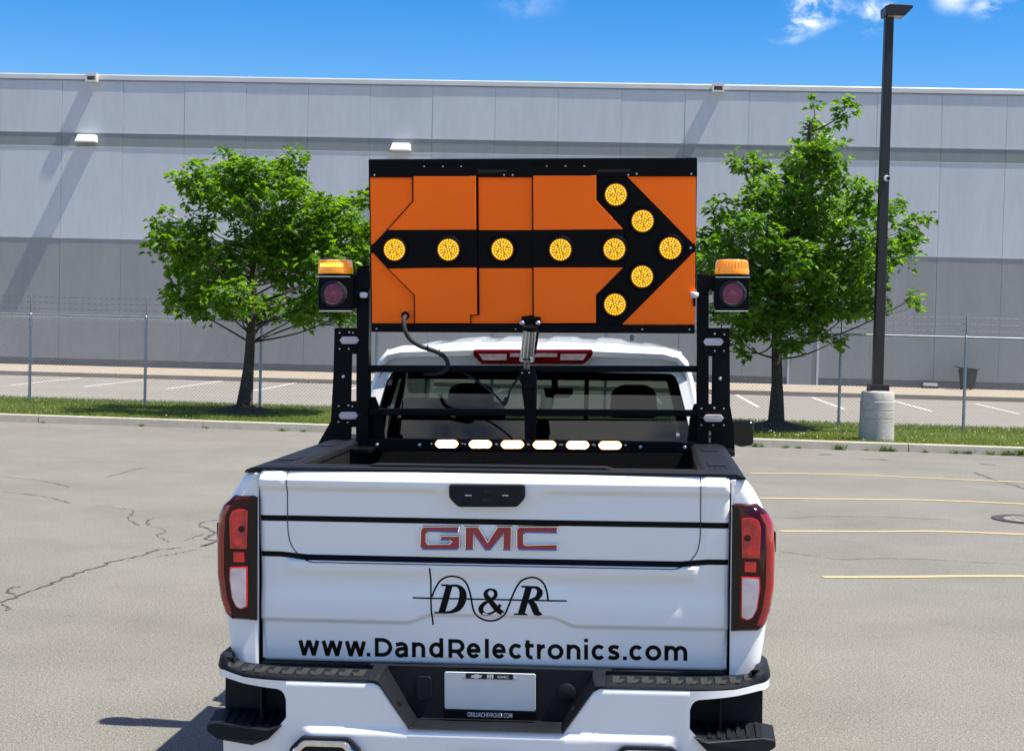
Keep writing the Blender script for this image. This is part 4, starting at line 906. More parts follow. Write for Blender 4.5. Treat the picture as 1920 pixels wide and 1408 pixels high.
# exhaust tips
for s in (-1, 1):
    cx_, z1_ = s * .585, (.458 if s < 0 else .456); ep = empty('exhaust_tip', parent=trk)
    def oct(w, h0, h1, ch): return [(cx_ - w, h0), (cx_ + w, h0), (cx_ + w, h1 - ch), (cx_ + w - ch, h1), (cx_ - w + ch, h1), (cx_ - w, h1 - ch)]
    A, B = roundpoly(oct(.120, .29, z1_, .04), .012), roundpoly(oct(.100, .31, z1_ - .020, .032), .010)
    n = len(A); v = MB(); ys = -.238
    v.add([(x, -.15, z) for x, z in A] + [(x, ys + .004, z) for x, z in A] + [(x * .97 + cx_ * .03, ys, z - .002) for x, z in A] + [(x, ys + .006, z) for x, z in B] + [(x, -.10, z) for x, z in B], [(i * n + j, i * n + (j + 1) % n, (i + 1) * n + (j + 1) % n, (i + 1) * n + j) for i in range(4) for j in range(n)])
    v.build('trim_ring', chrome, ep, smooth=40)
    v = MB(); v.add([(x, -.105, z) for x, z in B], [tuple(range(n))]); v.build('pipe', blackgl, ep)
    C_ = roundpoly(oct(.130, .28, z1_ + .009, .043), .012); v = MB(); v.prism(C_, -.2185, -.17); v.build('surround', blackpl, ep)
v = MB(); v.box(-.10, .10, -.21, .3, .30, .419); v.build('hitch_receiver', blackpl, trk, bevel=.006)
# ------------------------------------------------------------------ cab
cab = empty('cab', parent=trk)
def yb_(z): return 1.92 + .28 * (z - 1.33)            # rear glass plane
outer = [(-.875, 1.25), (-.868, 1.36), (-.835, 1.56), (-.800, 1.72), (-.775, 1.80), (-.735, 1.845), (-.66, 1.866), (-.33, 1.880), (0, 1.885), (.33, 1.880), (.66, 1.866), (.735, 1.845), (.775, 1.80), (.800, 1.72), (.835, 1.56), (.868, 1.36), (.875, 1.25)]
inner = [(-.815, 1.25), (-.805, 1.36), (-.762, 1.56), (-.728, 1.69), (-.715, 1.722), (-.69, 1.738), (-.62, 1.740), (-.31, 1.742), (0, 1.742), (.31, 1.742), (.62, 1.740), (.69, 1.738), (.715, 1.722), (.728, 1.69), (.762, 1.56), (.805, 1.36), (.815, 1.25)]
def mixp(a, b, t): return (a[0] + (b[0] - a[0]) * t, a[1] + (b[1] - a[1]) * t)
v = MB(); g_ = []
for t, y_side, y_top in ((0, .05, .05), (.08, .012, -.045), (.25, 0, -.060), (.44, 0, -.052), (.50, 0, .006), (.75, 0, .0), (1.0, 0, 0), (1.0, .03, .03)):
    row = []
    for a, b in zip(outer, inner):
        q = mixp(a, b, t); w = smooth01((a[1] - 1.76) / .07); row.append((q[0], yb_(q[1]) + y_side * (1 - w) + y_top * w, q[1]))
    g_.append(row)
v.quads(g_); v.build('rear_frame', paint, cab, smooth=40)
v = MB(); v.prism([(-.88, .60), (.88, .60), (.875, 1.25), (-.875, 1.25)], 1.905, 1.945); v.build('rear_panel', paint, cab)
# roof with pressed ribs
v = MB(); g_ = []
for t in np.linspace(0, 1, 26):
    y = yb_(1.87) + .05 + t * 1.62; row = []
    for x in np.linspace(-.735, .735, 99):
        e = (abs(x) / .735); z = 1.885 - .040 * e ** 3 + .03 * math.sin(math.pi * min(1, t * 1.05)) * (1 - e ** 4) - .03 * max(0, t - .8) / .2
        rib = 0
        for rc in (-.50, -.25, 0, .25, .50): rib += -.011 * (smooth01((abs(x - rc) - .035) / -.035 + 1) if abs(x - rc) < .07 else 0)
        z += rib * smooth01(t / .04) * (1 - smooth01((t - .85) / .1)); row.append((x, y, z))
    g_.append(row)
v.quads(g_); o = v.build('roof', paint, cab, smooth=60); q = o.modifiers.new('thick', 'SOLIDIFY'); q.thickness = .02; q.offset = -1
v = MB(); v.box(-.70, .70, 2.15, 3.72, 1.80, 1.822); v.build('headliner', cabin_grey, cab)
an = MB(); an.prism_x([(0, 0), (.12, 0), (.11, .03), (.08, .034)], -.012, .012); o = an.build('roof_antenna', blackpl, cab, bevel=.005); o.location = (P(1185, 645, 3.2)[0], 3.2, 1.89)
# glass
v = MB(); gz = [1.25, 1.40, 1.56, 1.69, 1.744]; gw = [.815, .798, .762, .728, .70]
v.quads([[(x * w / 1.0, yb_(z) + .020, z) for x in np.linspace(-1, 1, 3)] for z, w in zip(gz, gw)]); gl_ = v.build('rear_window', rear_glass, cab)
for s in (-1, 1):   # black frit borders, slider frame
    v = MB(); v.quads([[(s * (w - .055), yb_(z) + .0225, z), (s * w, yb_(z) + .0225, z)] for z, w in zip(gz, gw)]); v.build('frit_border', blackpl, gl_)
    v = MB(); v.quads([[(s * .262, yb_(z) + .024, z), (s * .285, yb_(z) + .024, z)] for z in gz]); v.build('slider_frame', blackpl, gl_)
v = MB(); v.quads([[(x, yb_(z) + .0225, z) for x in (-.71, .71)] for z in (1.70, 1.744)]); v.build('frit_top', blackpl, gl_)
# third brake lamp
def plz(px, py): return P(px, py, 2.05)
bl = empty('high_brake_lamp', parent=trk)
pts = roundpoly([plz(890, 655), plz(1112, 655), plz(1112, 666), plz(1096, 682), plz(906, 682), plz(890, 666)], .01)
def slab(poly, d0, d1):
    v = MB(); v.prism(poly, 0, 1); v.v = [(x, yb_(z) - .058 - (d0 if y < .5 else d1), z) for x, y, z in v.v]; return v
slab(pts, .012, -.03).build('housing', red_dark, bl, bevel=.002)
slab([plz(892, 655.5), plz(1110, 655.5), plz(1110, 660), plz(892, 660)], .0135, .004).build('top_strip', maroon_strip, bl)
for q in ([(900, 663), (952, 663), (952, 675), (908, 675)], [(1102, 663), (1052, 663), (1052, 675), (1094, 675)]):
    slab([plz(*p) for p in q], .014, .004).build('cargo_lens', grey_lens, bl)
slab([plz(958, 662), plz(1046, 662), plz(1046, 669), plz(958, 669)], .0135, .004).build('stop_lens', grey_lens, bl)
# sides, pillars
for s in (-1, 1):
    def px_(z, y): return s * ((.868 - (z - 1.33) * .245) if z > 1.33 else .872 + .13 * smooth01((1.33 - z) / .12))
    def sheet(poly, name, m, parent, th=.035, inset=0):
        v = MB(); n = len(poly); vs = [(px_(z, y) - s * inset, y, z) for y, z in poly] + [(px_(z, y) - s * (inset + th), y, z) for y, z in poly]
        fs = [tuple(range(n)), tuple(range(2 * n - 1, n - 1, -1))] + [(i, n + i, n + (i + 1) % n, (i + 1) % n) for i in range(n)]
        v.add(vs, fs); return v.build(name, m, parent)
    sheet([(1.96, 1.33), (2.16, 1.33), (2.28, 1.80), (2.09, 1.80)], 'rear_pillar', paint, cab)
    sheet([(2.86, 1.33), (2.96, 1.33), (2.98, 1.80), (2.88, 1.80)], 'door_pillar', blackgl, cab)
    sheet([(4.30, 1.33), (4.52, 1.33), (3.78, 1.845), (3.66, 1.80)], 'windscreen_pillar', paint, cab)
    sheet([(2.09, 1.80), (3.68, 1.80), (3.78, 1.846), (2.12, 1.846)], 'roof_rail', paint, cab)
    sheet([(2.161, 1.33), (2.859, 1.33), (2.879, 1.80), (2.279, 1.80)], 'rear_side_window', side_glass, cab, .006, .012)
    sheet([(2.961, 1.33), (4.299, 1.33), (3.659, 1.80), (2.981, 1.80)], 'front_side_window', side_glass, cab, .006, .012)
    sheet([(1.95, .50), (2.90, .50), (2.90, 1.20), (2.90, 1.33), (1.95, 1.33), (1.95, 1.20)], 'rear_door', paint, cab, .05)
    d2 = sheet([(2.91, .50), (4.10, .50), (4.10, 1.20), (4.10, 1.33), (2.91, 1.33), (2.91, 1.20)], 'front_door', paint, cab, .05)
    sheet([(4.11, .80), (5.65, .80), (5.65, 1.10), (5.60, 1.20), (4.11, 1.30)], 'front_wing', paint, cab, .05)
    # door mirror
    mr_ = empty('door_mirror', parent=trk)
    a, b = P(1374, 789, 3.9), P(1412, 838, 3.9); xa, xb, za, zb = abs(a[0]) - .01, abs(b[0]), b[1], a[1]
    v = MB(); v.prism(roundpoly([(s * xa, za + .02), (s * (xa + .06), za), (s * xb, za + .015), (s * xb, zb - .01), (s * (xb - .02), zb), (s * xa, zb)], .02), 3.86, 4.05); v.build('housing', blackgl, mr_, smooth=40, bevel=.012)
    v = MB(); v.prism(roundpoly([(s * (xa + .015), za + .03), (s * (xb - .015), za + .028), (s * (xb - .015), zb - .018), (s * (xa + .015), zb - .018)], .015), 3.852, 3.8595); v.build('mirror_glass', blackgl, mr_)
    v = MB(); v.box(min(s * .95, s * (xa + .02)), max(s * .95, s * (xa + .02)), 3.92, 4.0, za + .02, za + .07); v.build('arm', blackpl, mr_, bevel=.01)
v = MB(); v.quads([[(x * w, y - .03 * (x * x - 1) , z) for x in np.linspace(-1, 1, 9)] for y, z, w in ((3.76, 1.845, .70), (4.10, 1.62, .77), (4.50, 1.30, .85))]); v.build('windscreen', clear_glass, cab)
v = MB(); v.quads([[(x * .92, y, z - .05 * x * x) for x in np.linspace(-1, 1, 9)] for y, z in ((4.42, 1.285), (4.9, 1.28), (5.4, 1.25), (5.68, 1.19), (5.74, 1.05), (5.74, .5))]); o = v.build('bonnet', paint, cab, smooth=50); q = o.modifiers.new('t', 'SOLIDIFY'); q.thickness = .02; q.offset = 1
v = MB(); v.box(-.86, .86, 1.95, 4.3, .50, .60); v.build('cab_floor', cabin, cab)
v = MB(); v.prism_x([(4.05, .6), (4.0, 1.10), (4.06, 1.22), (4.40, 1.262), (4.40, .6)], -.83, .83); v.build('dashboard', cabin, cab, bevel=.03)
v = MB(); v.prism(roundpoly([P(1020, 727, 3.75), P(1074, 727, 3.75), P(1076, 735, 3.75), P(1068, 745, 3.75), P(1024, 745, 3.75)], .012), 3.70, 3.75); v.build('rear_view_mirror', cabin, cab, bevel=.008)
v = MB(); q = P(1040, 727, 3.76); v.tube([(q[0], 3.76, q[1]), (q[0], 3.80, 1.80)], .02, 8); v.build('mirror_stalk', cabin, cab)
v = MB(); v.tube([(-.42 + .19 * math.cos(a), 3.85 - .06 * math.sin(a), 1.16 + .18 * math.sin(a)) for a in np.linspace(0, 2 * math.pi, 25)], .016, 8); v.build('steering_wheel', cabin, cab, smooth=40)
def seat(xc, y, zt, w, name):
    st = empty(name, parent=cab)
    v = MB(); v.prism(roundpoly([(xc - w, .72), (xc + w, .72), (xc + w, zt - .28), (xc + w * .72, zt - .03), (xc + w * .5, zt), (xc - w * .5, zt), (xc - w * .72, zt - .03), (xc - w, zt - .28)], .05), y, y + .15); v.build('backrest', seatm, st, smooth=40, bevel=.04, seg=3)
    v = MB(); v.prism(roundpoly([(xc - .135, zt + .03), (xc + .135, zt + .03), (xc + .125, zt + .18), (xc + .07, zt + .215), (xc - .07, zt + .215), (xc - .125, zt + .18)], .03), y + .02, y + .12); v.build('headrest', seatm, st, smooth=40, bevel=.025, seg=3)
    v = MB(); v.box(xc - w, xc + w, y + .1, y + .62, .60, .84); v.build('cushion', seatm, st, bevel=.05)
seat(-.42, 3.02, 1.43, .26, 'driver_seat'); seat(.50, 3.02, 1.43, .26, 'passenger_seat')
rs = empty('rear_bench', parent=cab)
v = MB(); v.prism(roundpoly([(-.74, .72), (.74, .72), (.72, 1.50), (-.72, 1.50)], .06), 2.12, 2.22); v.build('backrest', seatm, rs, bevel=.04, seg=3)
for xc, hh in ((-.55, 1.60), (-.27, 1.585), (.45, 1.46)):
    v = MB(); v.prism(roundpoly([(xc - .135, 1.37), (xc + .135, 1.37), (xc + .12, hh), (xc - .12, hh)], .04), 2.13, 2.2); v.build('headrest', seatm, rs, bevel=.025, seg=3)
v = MB(); v.box(-.74, .74, 2.2, 2.68, .62, .86); v.build('cushion', seatm, rs, bevel=.05)
v = MB(); v.box(-.45, .45, .0, 5.5, .36, .50); v.build('chassis', liner, trk)
# wheels (stand on the lot, axle line level)
tyre = MB(); tyre.lathe([(.24, -.13), (.33, -.135), (.375, -.12), (.398, -.09), (.40, 0), (.398, .09), (.375, .12), (.33, .135), (.24, .13)], 40, axis='x'); tym = tyre.mesh('tyre', rubber, 40)
rimb = MB(); rimb.lathe([(.05, .10), (.08, .12), (.20, .09), (.235, .115), (.24, .10), (.24, -.10)], 30, axis='x'); rim_m = rimb.mesh('rim', bright_al, 40)
for s in (-1, 1):
    for yy in (1.10, 4.85):
        wz = .402 - s * .86 * math.sin(math.radians(1.0)) * -1
        w_ = empty('wheel', (s * .86, yy, .402 + s * .86 * math.tan(TROLL)), parent=trk)
        reuse(tym, 'tyre', w_); r_ = reuse(rim_m, 'rim', w_); r_.scale = (s, 1, 1)

# ================================================================== RACK, BOARD, LAMPS
def thing(name, label, cat, group=None):
    o = empty(name, M=MT.copy()); return tag(o, label, cat, group)
RY0, RY1 = 1.50, 1.58
rk = thing('headache_rack', 'black steel headache rack with side towers standing on the truck bed rails', 'rack')
def pbox(mb, x0, y0, x1, y1, ya, yb):
    a, b = P(x0, y0, ya), P(x1, y1, ya); mb.box(min(a[0], b[0]), max(a[0], b[0]), ya, yb, min(a[1], b[1]), max(a[1], b[1])); return mb
def ppoly(pts, ya, yb, rnd=0):
    q = [P(a, b, ya) for a, b in pts]; q = roundpoly(q, rnd, 3) if rnd else q
    v = MB(); v.prism(q, ya, yb); return v
for (nm, pts) in (('post', [(669, 499), (692, 497), (690, 850), (667, 849)]), ('post', [(1307, 513), (1329, 513), (1329, 850), (1306, 850)])):
    ppoly(pts, RY0, RY1).build(nm, rackblk, rk, bevel=.004)
bolts = []
for (pl, holes) in (
    ([[(627, 615), (668, 615), (668, 664), (660, 664), (658, 752), (668, 752), (668, 801), (659, 801), (658, 822), (668, 824), (667, 848), (597, 845), (597, 830), (620, 790), (625, 700)]], 0),
    ([[(1329, 615), (1366, 615), (1368, 618), (1369, 760), (1376, 800), (1378, 852), (1329, 850), (1329, 830), (1333, 830), (1333, 807), (1329, 807), (1329, 757), (1334, 757), (1335, 668), (1329, 668)]], 1)):
    for q in pl: ppoly(q, RY0 + .012, RY0 + .024).build('side_plate', rackblk, rk, bevel=.0015)
ppoly([(600, 840), (692, 842), (692, 851), (600, 852)], 1.30, 1.80).build('base_foot', rackblk, rk, bevel=.004)
ppoly([(1306, 846), (1378, 847), (1378, 856), (1306, 855)], 1.30, 1.80).build('base_foot', rackblk, rk, bevel=.004)
for (x0, y0, x1, y1, x2, y2, x3, y3) in ((691, 685, 1307, 686, 1307, 698, 691, 698), (691, 766, 1307, 769, 1307, 781, 691, 779)):
    ppoly([(x0, y0), (x1, y1), (x2, y2), (x3, y3)], RY0 + .01, RY1 - .02).build('cross_bar', rackblk, rk, bevel=.004)
ppoly([(691, 822), (1307, 829), (1307, 849), (691, 846)], RY0 - .01, RY0 + .03).build('lower_beam', rackblk, rk, bevel=.003)
ppoly([(980, 700), (1005, 702), (1004, 828), (984, 828), (983, 765), (978, 730)], RY0 - .02, RY0 + .045).build('centre_post', rackblk, rk, bevel=.003)
ppoly([(974, 693), (1003, 693), (1006, 716), (999, 728), (982, 728), (973, 712)], RY0 - .06, RY0 - .045).build('gusset', rackblk, rk, bevel=.002)
ppoly([(692, 744), (704, 744), (716, 775), (722, 824), (692, 822)], RY1 - .012, RY1 - .006).build('side_web', rackblk, rk)
ppoly([(1306, 757), (1301, 757), (1293, 785), (1288, 829), (1306, 829)], RY1 - .012, RY1 - .006).build('side_web', rackblk, rk)
bolt = MB(); bolt.lathe([(.0075, 0), (.0075, .004), (.0055, .007), (.002, .008)], 10, (0, 0, 0), '-y'); bolt_m = bolt.mesh('bolt', steel, 40)
sbolt = MB(); sbolt.lathe([(.0042, 0), (.0042, .003), (.002, .0042)], 8, (0, 0, 0), '-y'); sbolt_m = sbolt.mesh('bolt', steel, 40)
def put_bolts(parent, pts, y, me=bolt_m, sc=1.0):
    for a, b in pts:
        o = reuse(me, 'bolt', parent, P3(a, b, y)); o.scale = (sc, 1, sc)
put_bolts(rk, [(655, 623), (1340, 626), (654, 760), (1339, 765)], RY0 + .012, bolt_m, .8)
put_bolts(rk, [(637, 624), (662, 624), (637, 654), (654, 654), (635, 761), (661, 762), (635, 791), (652, 792), (1358, 627), (1340, 658), (1357, 658), (1357, 766), (1357, 797), (1337, 797), (682, 505), (1315, 627)], RY0 + .0115, sbolt_m)
put_bolts(rk, [(1315, 766), (1315, 797)], RY0 - .0005, sbolt_m)
put_bolts(rk, [(644, 706), (1350, 710)], RY0 + .012, bolt_m, 1.25)
put_bolts(rk, [(707, 834), (787, 834), (1201, 838), (1284, 839)], RY0 - .0105, bolt_m, 1.3)
put_bolts(rk, [(979, 699), (992, 699)], RY0 - .0605, sbolt_m)
put_bolts(rk, [(679, 519), (679, 539), (681, 557), (1317, 519), (1317, 539)], RY0 - .0005, bolt_m, .7)
# oblong marker lamps
for i, (x0, y0, x1, y1, lb) in enumerate(((637, 631, 674, 645, 'clear oblong marker lamp high on the rack tower with the cable side arrow tail'), (635, 772, 672, 786, ''), (1318, 634, 1357, 648, ''), (1318, 777, 1357, 791, ''))):
    m_ = empty('marker_lamp', parent=rk); yc = (y0 + y1) / 2
    pl = [P(x, y, RY0 - .004) for x, y in ((x0, yc), (x0 + 5, y0), (x1 - 5, y0), (x1, yc), (x1 - 5, y1), (x0 + 5, y1))]
    v = MB(); v.prism(roundpoly(pl, .006), RY0 - .014, RY0 + .013); v.build('lens', clear_lens, m_, bevel=.003)
    pl2 = [P(x, y, RY0 - .015) for x, y in ((x0 - 6, yc - 2), (x1 + 6, yc - 2), (x1 + 6, yc + 2), (x0 - 6, yc + 2))]; v = MB(); v.prism(pl2, RY0 - .003, RY0 + .0125); v.build('bezel', blackpl, m_)
    for k in range(6):
        x = x0 + 8 + k * (x1 - x0 - 16) / 5; p = P3(x, yc, RY0 - .0145); v = MB(); v.lathe([(.003, 0), (.002, .0015)], 8, p, '-y'); v.build('led', bright_al, m_)
# LED bar with six lit modules
lb_ = thing('warning_light_bar', 'black bar of six lit amber white lamps on the lower rack beam', 'light bar')
YB = RY0 - .045
ppoly([(808, 823), (1181, 826), (1181, 846), (808, 843)], YB, RY0 - .0105).build('housing', rackblk, lb_, bevel=.002)
for k, cx_ in enumerate((838, 901, 961, 1021, 1083, 1144)):
    cy_ = 832 + (cx_ - 838) * .009; m_ = empty('lamp_module', parent=lb_)
    def ov(hw, hh): return roundpoly([P(a, b, YB) for a, b in ((cx_ - hw, cy_), (cx_ - hw + 6, cy_ - hh), (cx_ + hw - 6, cy_ - hh), (cx_ + hw, cy_), (cx_ + hw - 6, cy_ + hh), (cx_ - hw + 6, cy_ + hh))], .008)
    v = MB(); v.prism(ov(23, 7.6), YB - .010, YB - .0003); v.build('rim', led_amber, m_, bevel=.002)
    v = MB(); v.prism(ov(21.6, 6.6), YB - .013, YB - .0102); v.build('lens', led_white, m_, bevel=.001)
    for sx in (-29, 29): reuse(sbolt_m, 'screw', m_, P3(cx_ + sx, cy_, YB - .0005))
# arrow board
BYF = 1.440
ab = thing('arrow_board', 'orange and black folding arrow board with ten lit amber lamps', 'arrow board')
ab.matrix_world = MT @ Matrix.Translation((0, BYF, 2.34)) @ Matrix.Rotation(math.radians(4.5), 4, 'X') @ Matrix.Translation((0, -BYF, -2.34))
ppoly([(693, 300), (1307, 297), (1303, 626), (694, 623)], BYF + .012, BYF + .06).build('back_box', rackblk, ab, bevel=.004)
ppoly([(693, 300), (1307, 297), (1307, 331.5), (693, 333)], BYF - .006, BYF + .0115).build('top_frame', rackblk, ab, bevel=.003)
ppoly([(694, 607.5), (1303, 610), (1303, 626), (694, 623)], BYF - .006, BYF + .0115).build('bottom_frame', rackblk, ab, bevel=.003)
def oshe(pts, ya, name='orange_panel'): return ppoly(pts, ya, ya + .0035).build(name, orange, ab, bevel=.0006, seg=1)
YF = BYF - .012          # folding flaps stand proud
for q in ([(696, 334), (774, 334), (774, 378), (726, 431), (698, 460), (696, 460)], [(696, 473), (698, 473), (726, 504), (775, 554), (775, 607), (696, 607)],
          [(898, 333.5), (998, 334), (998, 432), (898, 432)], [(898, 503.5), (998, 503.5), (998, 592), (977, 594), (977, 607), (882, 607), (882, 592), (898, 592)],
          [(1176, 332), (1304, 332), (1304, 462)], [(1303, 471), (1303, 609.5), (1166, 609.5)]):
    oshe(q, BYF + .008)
ppoly([(698, 466), (727, 432), (775.5, 378), (775.5, 310), (894, 309), (894, 591), (881, 591), (881, 607), (776, 607), (776, 554), (727, 503)], YF + .004, BYF + .0075).build('folding_flap', rackblk, ab, bevel=.001)
ppoly([(999.5, 309), (1118.5, 309), (1118.5, 376), (1170, 430), (1170, 501), (1117.5, 554), (1117.5, 607), (1012, 607), (1012, 594), (999.5, 594)], YF + .004, BYF + .0075).build('folding_flap', rackblk, ab, bevel=.001)
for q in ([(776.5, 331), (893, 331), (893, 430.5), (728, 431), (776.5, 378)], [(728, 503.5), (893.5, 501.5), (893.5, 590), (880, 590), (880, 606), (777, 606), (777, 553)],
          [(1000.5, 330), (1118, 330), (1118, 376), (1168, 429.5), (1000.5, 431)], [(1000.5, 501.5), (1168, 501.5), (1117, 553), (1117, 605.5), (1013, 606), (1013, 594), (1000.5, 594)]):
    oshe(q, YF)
for pts in ([(776, 308), (894, 306.5), (894, 309), (776, 310)], [(1000, 307), (1119, 307), (1119, 309), (1000, 309.5)]): ppoly(pts, BYF - .016, BYF - .0065).build('flap_hinge', rackblk, ab)
for pts in ([(897, 319), (952, 319), (952, 324), (897, 325)], [(1120, 319), (1182, 318), (1182, 323), (1120, 324)]): ppoly(pts, BYF - .0075, BYF - .004).build('slot', blackgl, ab)
ppoly([(977, 595), (1012, 594), (1012, 611), (977, 612)], BYF - .03, BYF - .0065).build('bracket', rackblk, ab, bevel=.002)
put_bolts(ab, [(704, 329), (797, 313), (832, 313), (866, 313), (946, 329), (962, 329), (1026, 312), (1061, 312), (1096, 312), (1178, 329), (1194, 327), (1296, 327), (704, 617), (966, 618), (1204, 618), (1293, 618)], BYF - .0062, sbolt_m)
for (a, b) in ((704, 467), (1295, 465)):
    ppoly([(a - 8, b - 8), (a + 8, b - 8), (a + 8, b + 8), (a - 8, b + 8)], BYF - .001, BYF + .0075).build('corner_tab', rackblk, ab); put_bolts(ab, [(a, b)], BYF - .0012, sbolt_m, 1.2)
# round lamps
lamps = [(740, 468, 1), (841, 468, 1), (942, 468, 0), (1051, 468, 1), (1152, 467, 1), (1257, 466, 0), (1155, 366, 0), (1205, 415, 0), (1204, 519, 0), (1153, 571.5, 0)]
R_ = 26.5 * (BYF + 5.9) / F
bez = MB(); bez.lathe([(R_ * .78, 0), (R_ * .78, .012), (R_ * .84, .016), (R_ * .95, .015), (R_, .009), (R_, 0)], 36, (0, 0, 0), '-y'); bez.f = bez.f[:-2]; bez_m = bez.mesh('bezel', rackblk, 40)
lns = MB(); lns.lathe([(R_ * .775, 0), (R_ * .775, .008), (R_ * .5, .0095), (R_ * .1, .010)], 32, (0, 0, 0), '-y'); lns_m = lns.mesh('lens', amber_body, 50)
led = MB(); hot = MB(); rl = random.Random(4)
spots = [(0, 0)] + [(.20, 60 * k + 30) for k in range(6)] + [(.36, 45 * k) for k in range(8)] + [(.36 + .0, 45 * k + 22.5) for k in range(8) if k % 2] + [(.52, 22.5 * k) for k in range(16)] + [(.68, 15 * k + 7.5) for k in range(24)]
for q, (rr_, a_) in enumerate(spots):
    x, z = R_ * rr_ * math.cos(math.radians(a_)), R_ * rr_ * math.sin(math.radians(a_))
    (hot if q % 9 == 1 else led).lathe([(.0037, .0075), (.0034, .0115), (.0016, .0128)], 7, (x, 0, z), '-y')
led_m = led.mesh('leds', amber_emit, 60); hot_m = hot.mesh('leds', hot_emit, 60)
for (a, b, fl) in lamps:
    yl_ = (YF + .0035) if fl else BYF + .0115
    if not fl: yl_ = BYF + .0113
    m_ = empty('lamp', P3(a, b, yl_), parent=ab)
    reuse(bez_m, 'bezel', m_); reuse(lns_m, 'lens', m_); rot = rl.uniform(-.3, .3)
    for me in (led_m, hot_m):
        o = reuse(me, 'led_cluster', m_); o.rotation_euler[1] = rot; o['kind'] = 'stuff'
# actuator
ac = thing('linear_actuator', 'silver linear actuator linking the arrow board to the rack centre post', 'actuator')
A = Vector(P3(994, 612, BYF - .045)); B = Vector(P3(988, 672, RY0 - .07)); C_ = Vector(P3(987, 690, RY0 - .06))
rr = 13 * 7.4 / F
v = MB(); v.tube([A, A.lerp(B, .12)], rr * 1.12, 20); v.build('head_cap', rackblk, ac, smooth=40)
v = MB(); n = 40; pts = []
for t in (.12, 1.0):
    c = A.lerp(B, t); pts.append([c + Vector((math.cos(6.2832 * j / n), math.sin(6.2832 * j / n), 0)) * rr * (1 - .10 * (j % 5 == 0)) for j in range(n + 1)])
v.quads(pts); v.build('barrel', bright_al, ac, smooth=25)
v = MB(); v.tube([A.lerp(B, .12) + Vector((rr * 1.1, .01, 0)), B + Vector((rr * 1.05, .01, .02))], .008, 8); v.build('motor_cable', rackblk, ac, smooth=40)
v = MB(); v.tube([B, B.lerp(C_, .25)], rr * 1.08, 20); v.build('end_cap', bright_al, ac, smooth=40)
for sx in (-1, 1):
    for t in (0, 1):
        p = B + Vector((sx * rr * .7, -rr * .8, .003 - t * .004)); v = MB(); v.tube([p, p + Vector((0, 0, -.014))], .006, 8); v.build('bolt', steel, ac, smooth=40)
v = MB(); v.tube([B.lerp(C_, .25), C_ + Vector((0, .02, -.012))], .014, 12); v.build('clevis', steel, ac, smooth=40)
for sx in (-1, 1):
    v = MB(); p = Vector(P3(994 + sx * 15, 606, BYF - .034)); v.lathe([(.011, 0), (.011, .008), (.006, .012)], 12, tuple(p), '-y'); v.build('mount_bolt', steel, ac, smooth=40)
# cables
cb = thing('power_cable', 'thick black cable drooping from the arrow board down to the top rack bar', 'cable')
cpts = [P3(760, 593, BYF - .006), P3(757, 600, BYF - .035), P3(759, 618, BYF - .05), P3(770, 637, BYF - .045), P3(790, 650, BYF - .03), P3(815, 658, BYF - .01), P3(832, 668, RY0 - .03), P3(840, 683, RY0 - .03), P3(834, 696, RY0 - .015), P3(815, 701, RY0 + .03), P3(795, 700, RY0 + .05)]
v = MB(); v.tube([Vector(p) for p in catmull(cpts, 6)], .0105, 10); v.build('sheath', rubber, cb, smooth=50)
v = MB(); v.lathe([(.014, 0), (.020, .002), (.018, .008), (.013, .010)], 18, P3(760, 592, BYF + .0075), '-y'); v.build('grommet', rackblk, cb, smooth=40)
for t in (27, 33):
    p = catmull(cpts, 6)[t]; v = MB(); v.lathe([(.0125, -.003), (.0125, .003)], 10, tuple(p), 'x'); v.box(p[0] - .002, p[0] + .002, p[1] - .014, p[1] - .008, p[2], p[2] + .02); v.build('cable_tie', rackblk, cb)
cb2 = thing('actuator_cable', 'thin black wire looping behind the rack beside the centre post', 'cable')
v = MB(); v.tube([Vector(p) for p in catmull([P3(868, 698, RY0 + .03), P3(895, 715, RY0 + .04), P3(925, 738, RY0 + .02), P3(945, 757, RY0 - .01), P3(952, 748, RY0 - .02), P3(958, 728, RY0 - .02), P3(975, 705, RY0 - .03)], 6)], .005, 8); v.build('sheath', rubber, cb2, smooth=50)
v = MB(); v.tube([P3(944, 760, RY0 - .012), P3(950, 746, RY0 - .02)], .010, 8); v.build('connector', rubber, cb2, smooth=50)
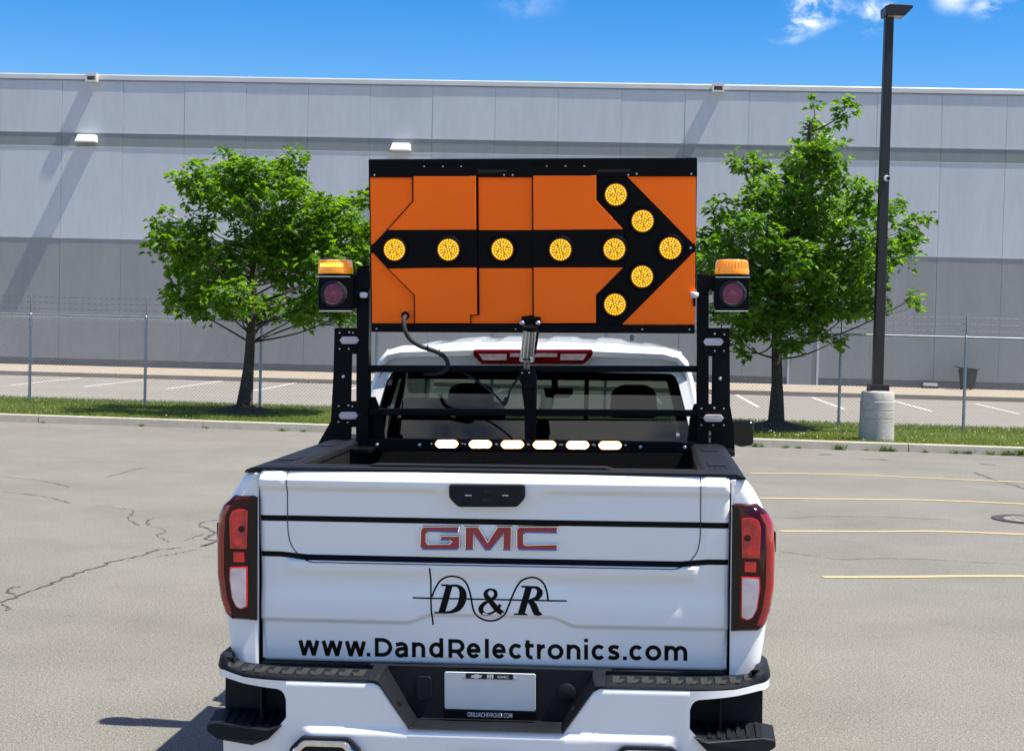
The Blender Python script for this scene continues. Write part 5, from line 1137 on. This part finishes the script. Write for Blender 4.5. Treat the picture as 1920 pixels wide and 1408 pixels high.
# beacons and red lamp boxes
for (bx0, bx1, by0, by1, sgn, side) in ((597, 662, 487, 514, -1, 'cable'), (1340, 1405, 487, 515, 1, 'mirror')):
    Yb = 1.50; a, b = P(bx0, by0, Yb), P(bx1, by1, Yb); cx_ = (a[0] + b[0]) / 2; r_ = (b[0] - a[0]) / 2; h_ = a[1] - b[1]
    lab = 'glowing amber beacon on the rack arm ' + ('at the arrow tail end of the board' if sgn < 0 else 'at the arrow head end of the board')
    be = thing('warning_beacon', lab, 'beacon', 'amber beacons on the rack')
    v = MB(); v.lathe([(r_ * .98, .0), (r_, .006), (r_ * .99, h_ * .35), (r_ * .965, h_ * .36), (r_ * .965, h_ * .40), (r_ * .97, h_ * .41), (r_ * .93, h_ * .86), (r_ * .86, h_ * .96), (r_ * .7, h_)], 40, (cx_, Yb, b[1])); v.build('dome', beacon_m, be, smooth=35)
    for k in range(-6, 7):
        an_ = -math.pi / 2 + k * .19; v = MB(); v.tube([(cx_ + r_ * .985 * math.cos(an_), Yb + r_ * .985 * math.sin(an_), b[1] + h_ * .42), (cx_ + r_ * .95 * math.cos(an_), Yb + r_ * .95 * math.sin(an_), b[1] + h_ * .84)], .0022, 5); v.build('flute', beacon_m, be)
    if sgn < 0:
        v = MB(); v.lathe([(r_ * .985, h_ * .46), (r_ * .962, h_ * .72)], 40, (cx_, Yb, b[1])); n0 = 40
        v.f = [f for f in v.f if len(f) == 4 and -1.0 < math.atan2(np.mean([v.v[i][1] for i in f]) - Yb, np.mean([v.v[i][0] for i in f]) - cx_) + math.pi / 2 < .6]; v.build('flash_tube', beacon_hot, be, smooth=40)
    v = MB(); v.lathe([(r_ * .93, -.012), (r_ * 1.0, -.009), (r_ * 1.0, -.0005)], 36, (cx_, Yb, b[1])); v.build('base_ring', rackblk, be, smooth=35)
    # arm plate under the beacon belongs to the rack
    v = MB(); v.box(cx_ - r_ * .98, cx_ + r_ * .98, Yb - .07, Yb + .07, b[1] - .0165, b[1] - .0125); v.build('beacon_shelf', bright_al, rk)
    rb = thing('brake_lamp_box', 'black box with round unlit red lamp under the amber beacon ' + ('at the arrow tail end' if sgn < 0 else 'at the arrow head end'), 'lamp box', 'red lamp boxes on the rack')
    xa, xb2 = (597, 662) if sgn < 0 else (1340, 1405)
    pts = [(xa, 519), (xb2, 519), (xb2 + (0 if sgn < 0 else 0), 577), (xb2 - 3, 582), (xa + 2, 582), (xa - 1, 575)]
    yb0 = Yb - .06
    ppoly(pts, yb0, Yb + .05, .008).build('box', rackblk, rb, bevel=.003)
    ppoly([(xa + 1, 582.2), (xb2 - 2, 582.2), (xb2 - 2, 584), (xa + 1, 584)], yb0 + .004, Yb + .04).build('base_flange', bright_al, rb)
    cc = P3(626 if sgn < 0 else 1374, 550.5, yb0); rr2 = 22.5 * 7.3 / F
    v = MB(); v.lathe([(rr2 * .86, 0), (rr2 * .86, .008), (rr2 * .93, .013), (rr2 * 1.1, .010), (rr2 * 1.14, 0)], 32, cc, '-y'); v.f = v.f[:-2]; v.build('bezel', rubber, rb, smooth=40)
    v = MB(); v.lathe([(rr2 * .87, 0), (rr2 * .87, .007), (rr2 * .5, .010), (rr2 * .05, .011)], 32, cc, '-y'); v.build('lens', maroon, rb, smooth=60)
    for k in range(6):
        v = MB(); an_ = k * 1.047 + .4; v.lathe([(.0035, .008), (.002, .0115)], 6, (cc[0] + rr2 * .45 * math.cos(an_), cc[1], cc[2] + rr2 * .45 * math.sin(an_)), '-y'); v.build('led', red_dark, rb)
    if sgn < 0: ppoly([(655, 517), (693, 510), (693, 543), (676, 543), (668, 548), (655, 548)], RY0 - .02, RY0 - .0005).build('lamp_arm', rackblk, rk, bevel=.002); ppoly([(668, 545), (690, 545), (690, 551), (668, 551)], RY0 - .045, RY0 - .0205).build('pivot_plate', rackblk, rk, bevel=.001)
    else: ppoly([(1308, 513), (1344, 519), (1344, 546), (1335, 546), (1328, 541), (1308, 541)], RY0 - .02, RY0 - .0005).build('lamp_arm', rackblk, rk, bevel=.002)
    kx = 682 if sgn < 0 else 1302
    p = P3(kx, 554, RY0 - .04); v = MB(); v.lathe([(.012, -.012), (.018, -.006), (.020, .004), (.018, .012), (.010, .015)], 18, p); v.build('knob', white_fix, rk, smooth=40)
    v = MB(); v.lathe([(.006, -.05), (.006, -.012)], 8, p); v.build('knob_stem', rackblk, rk)
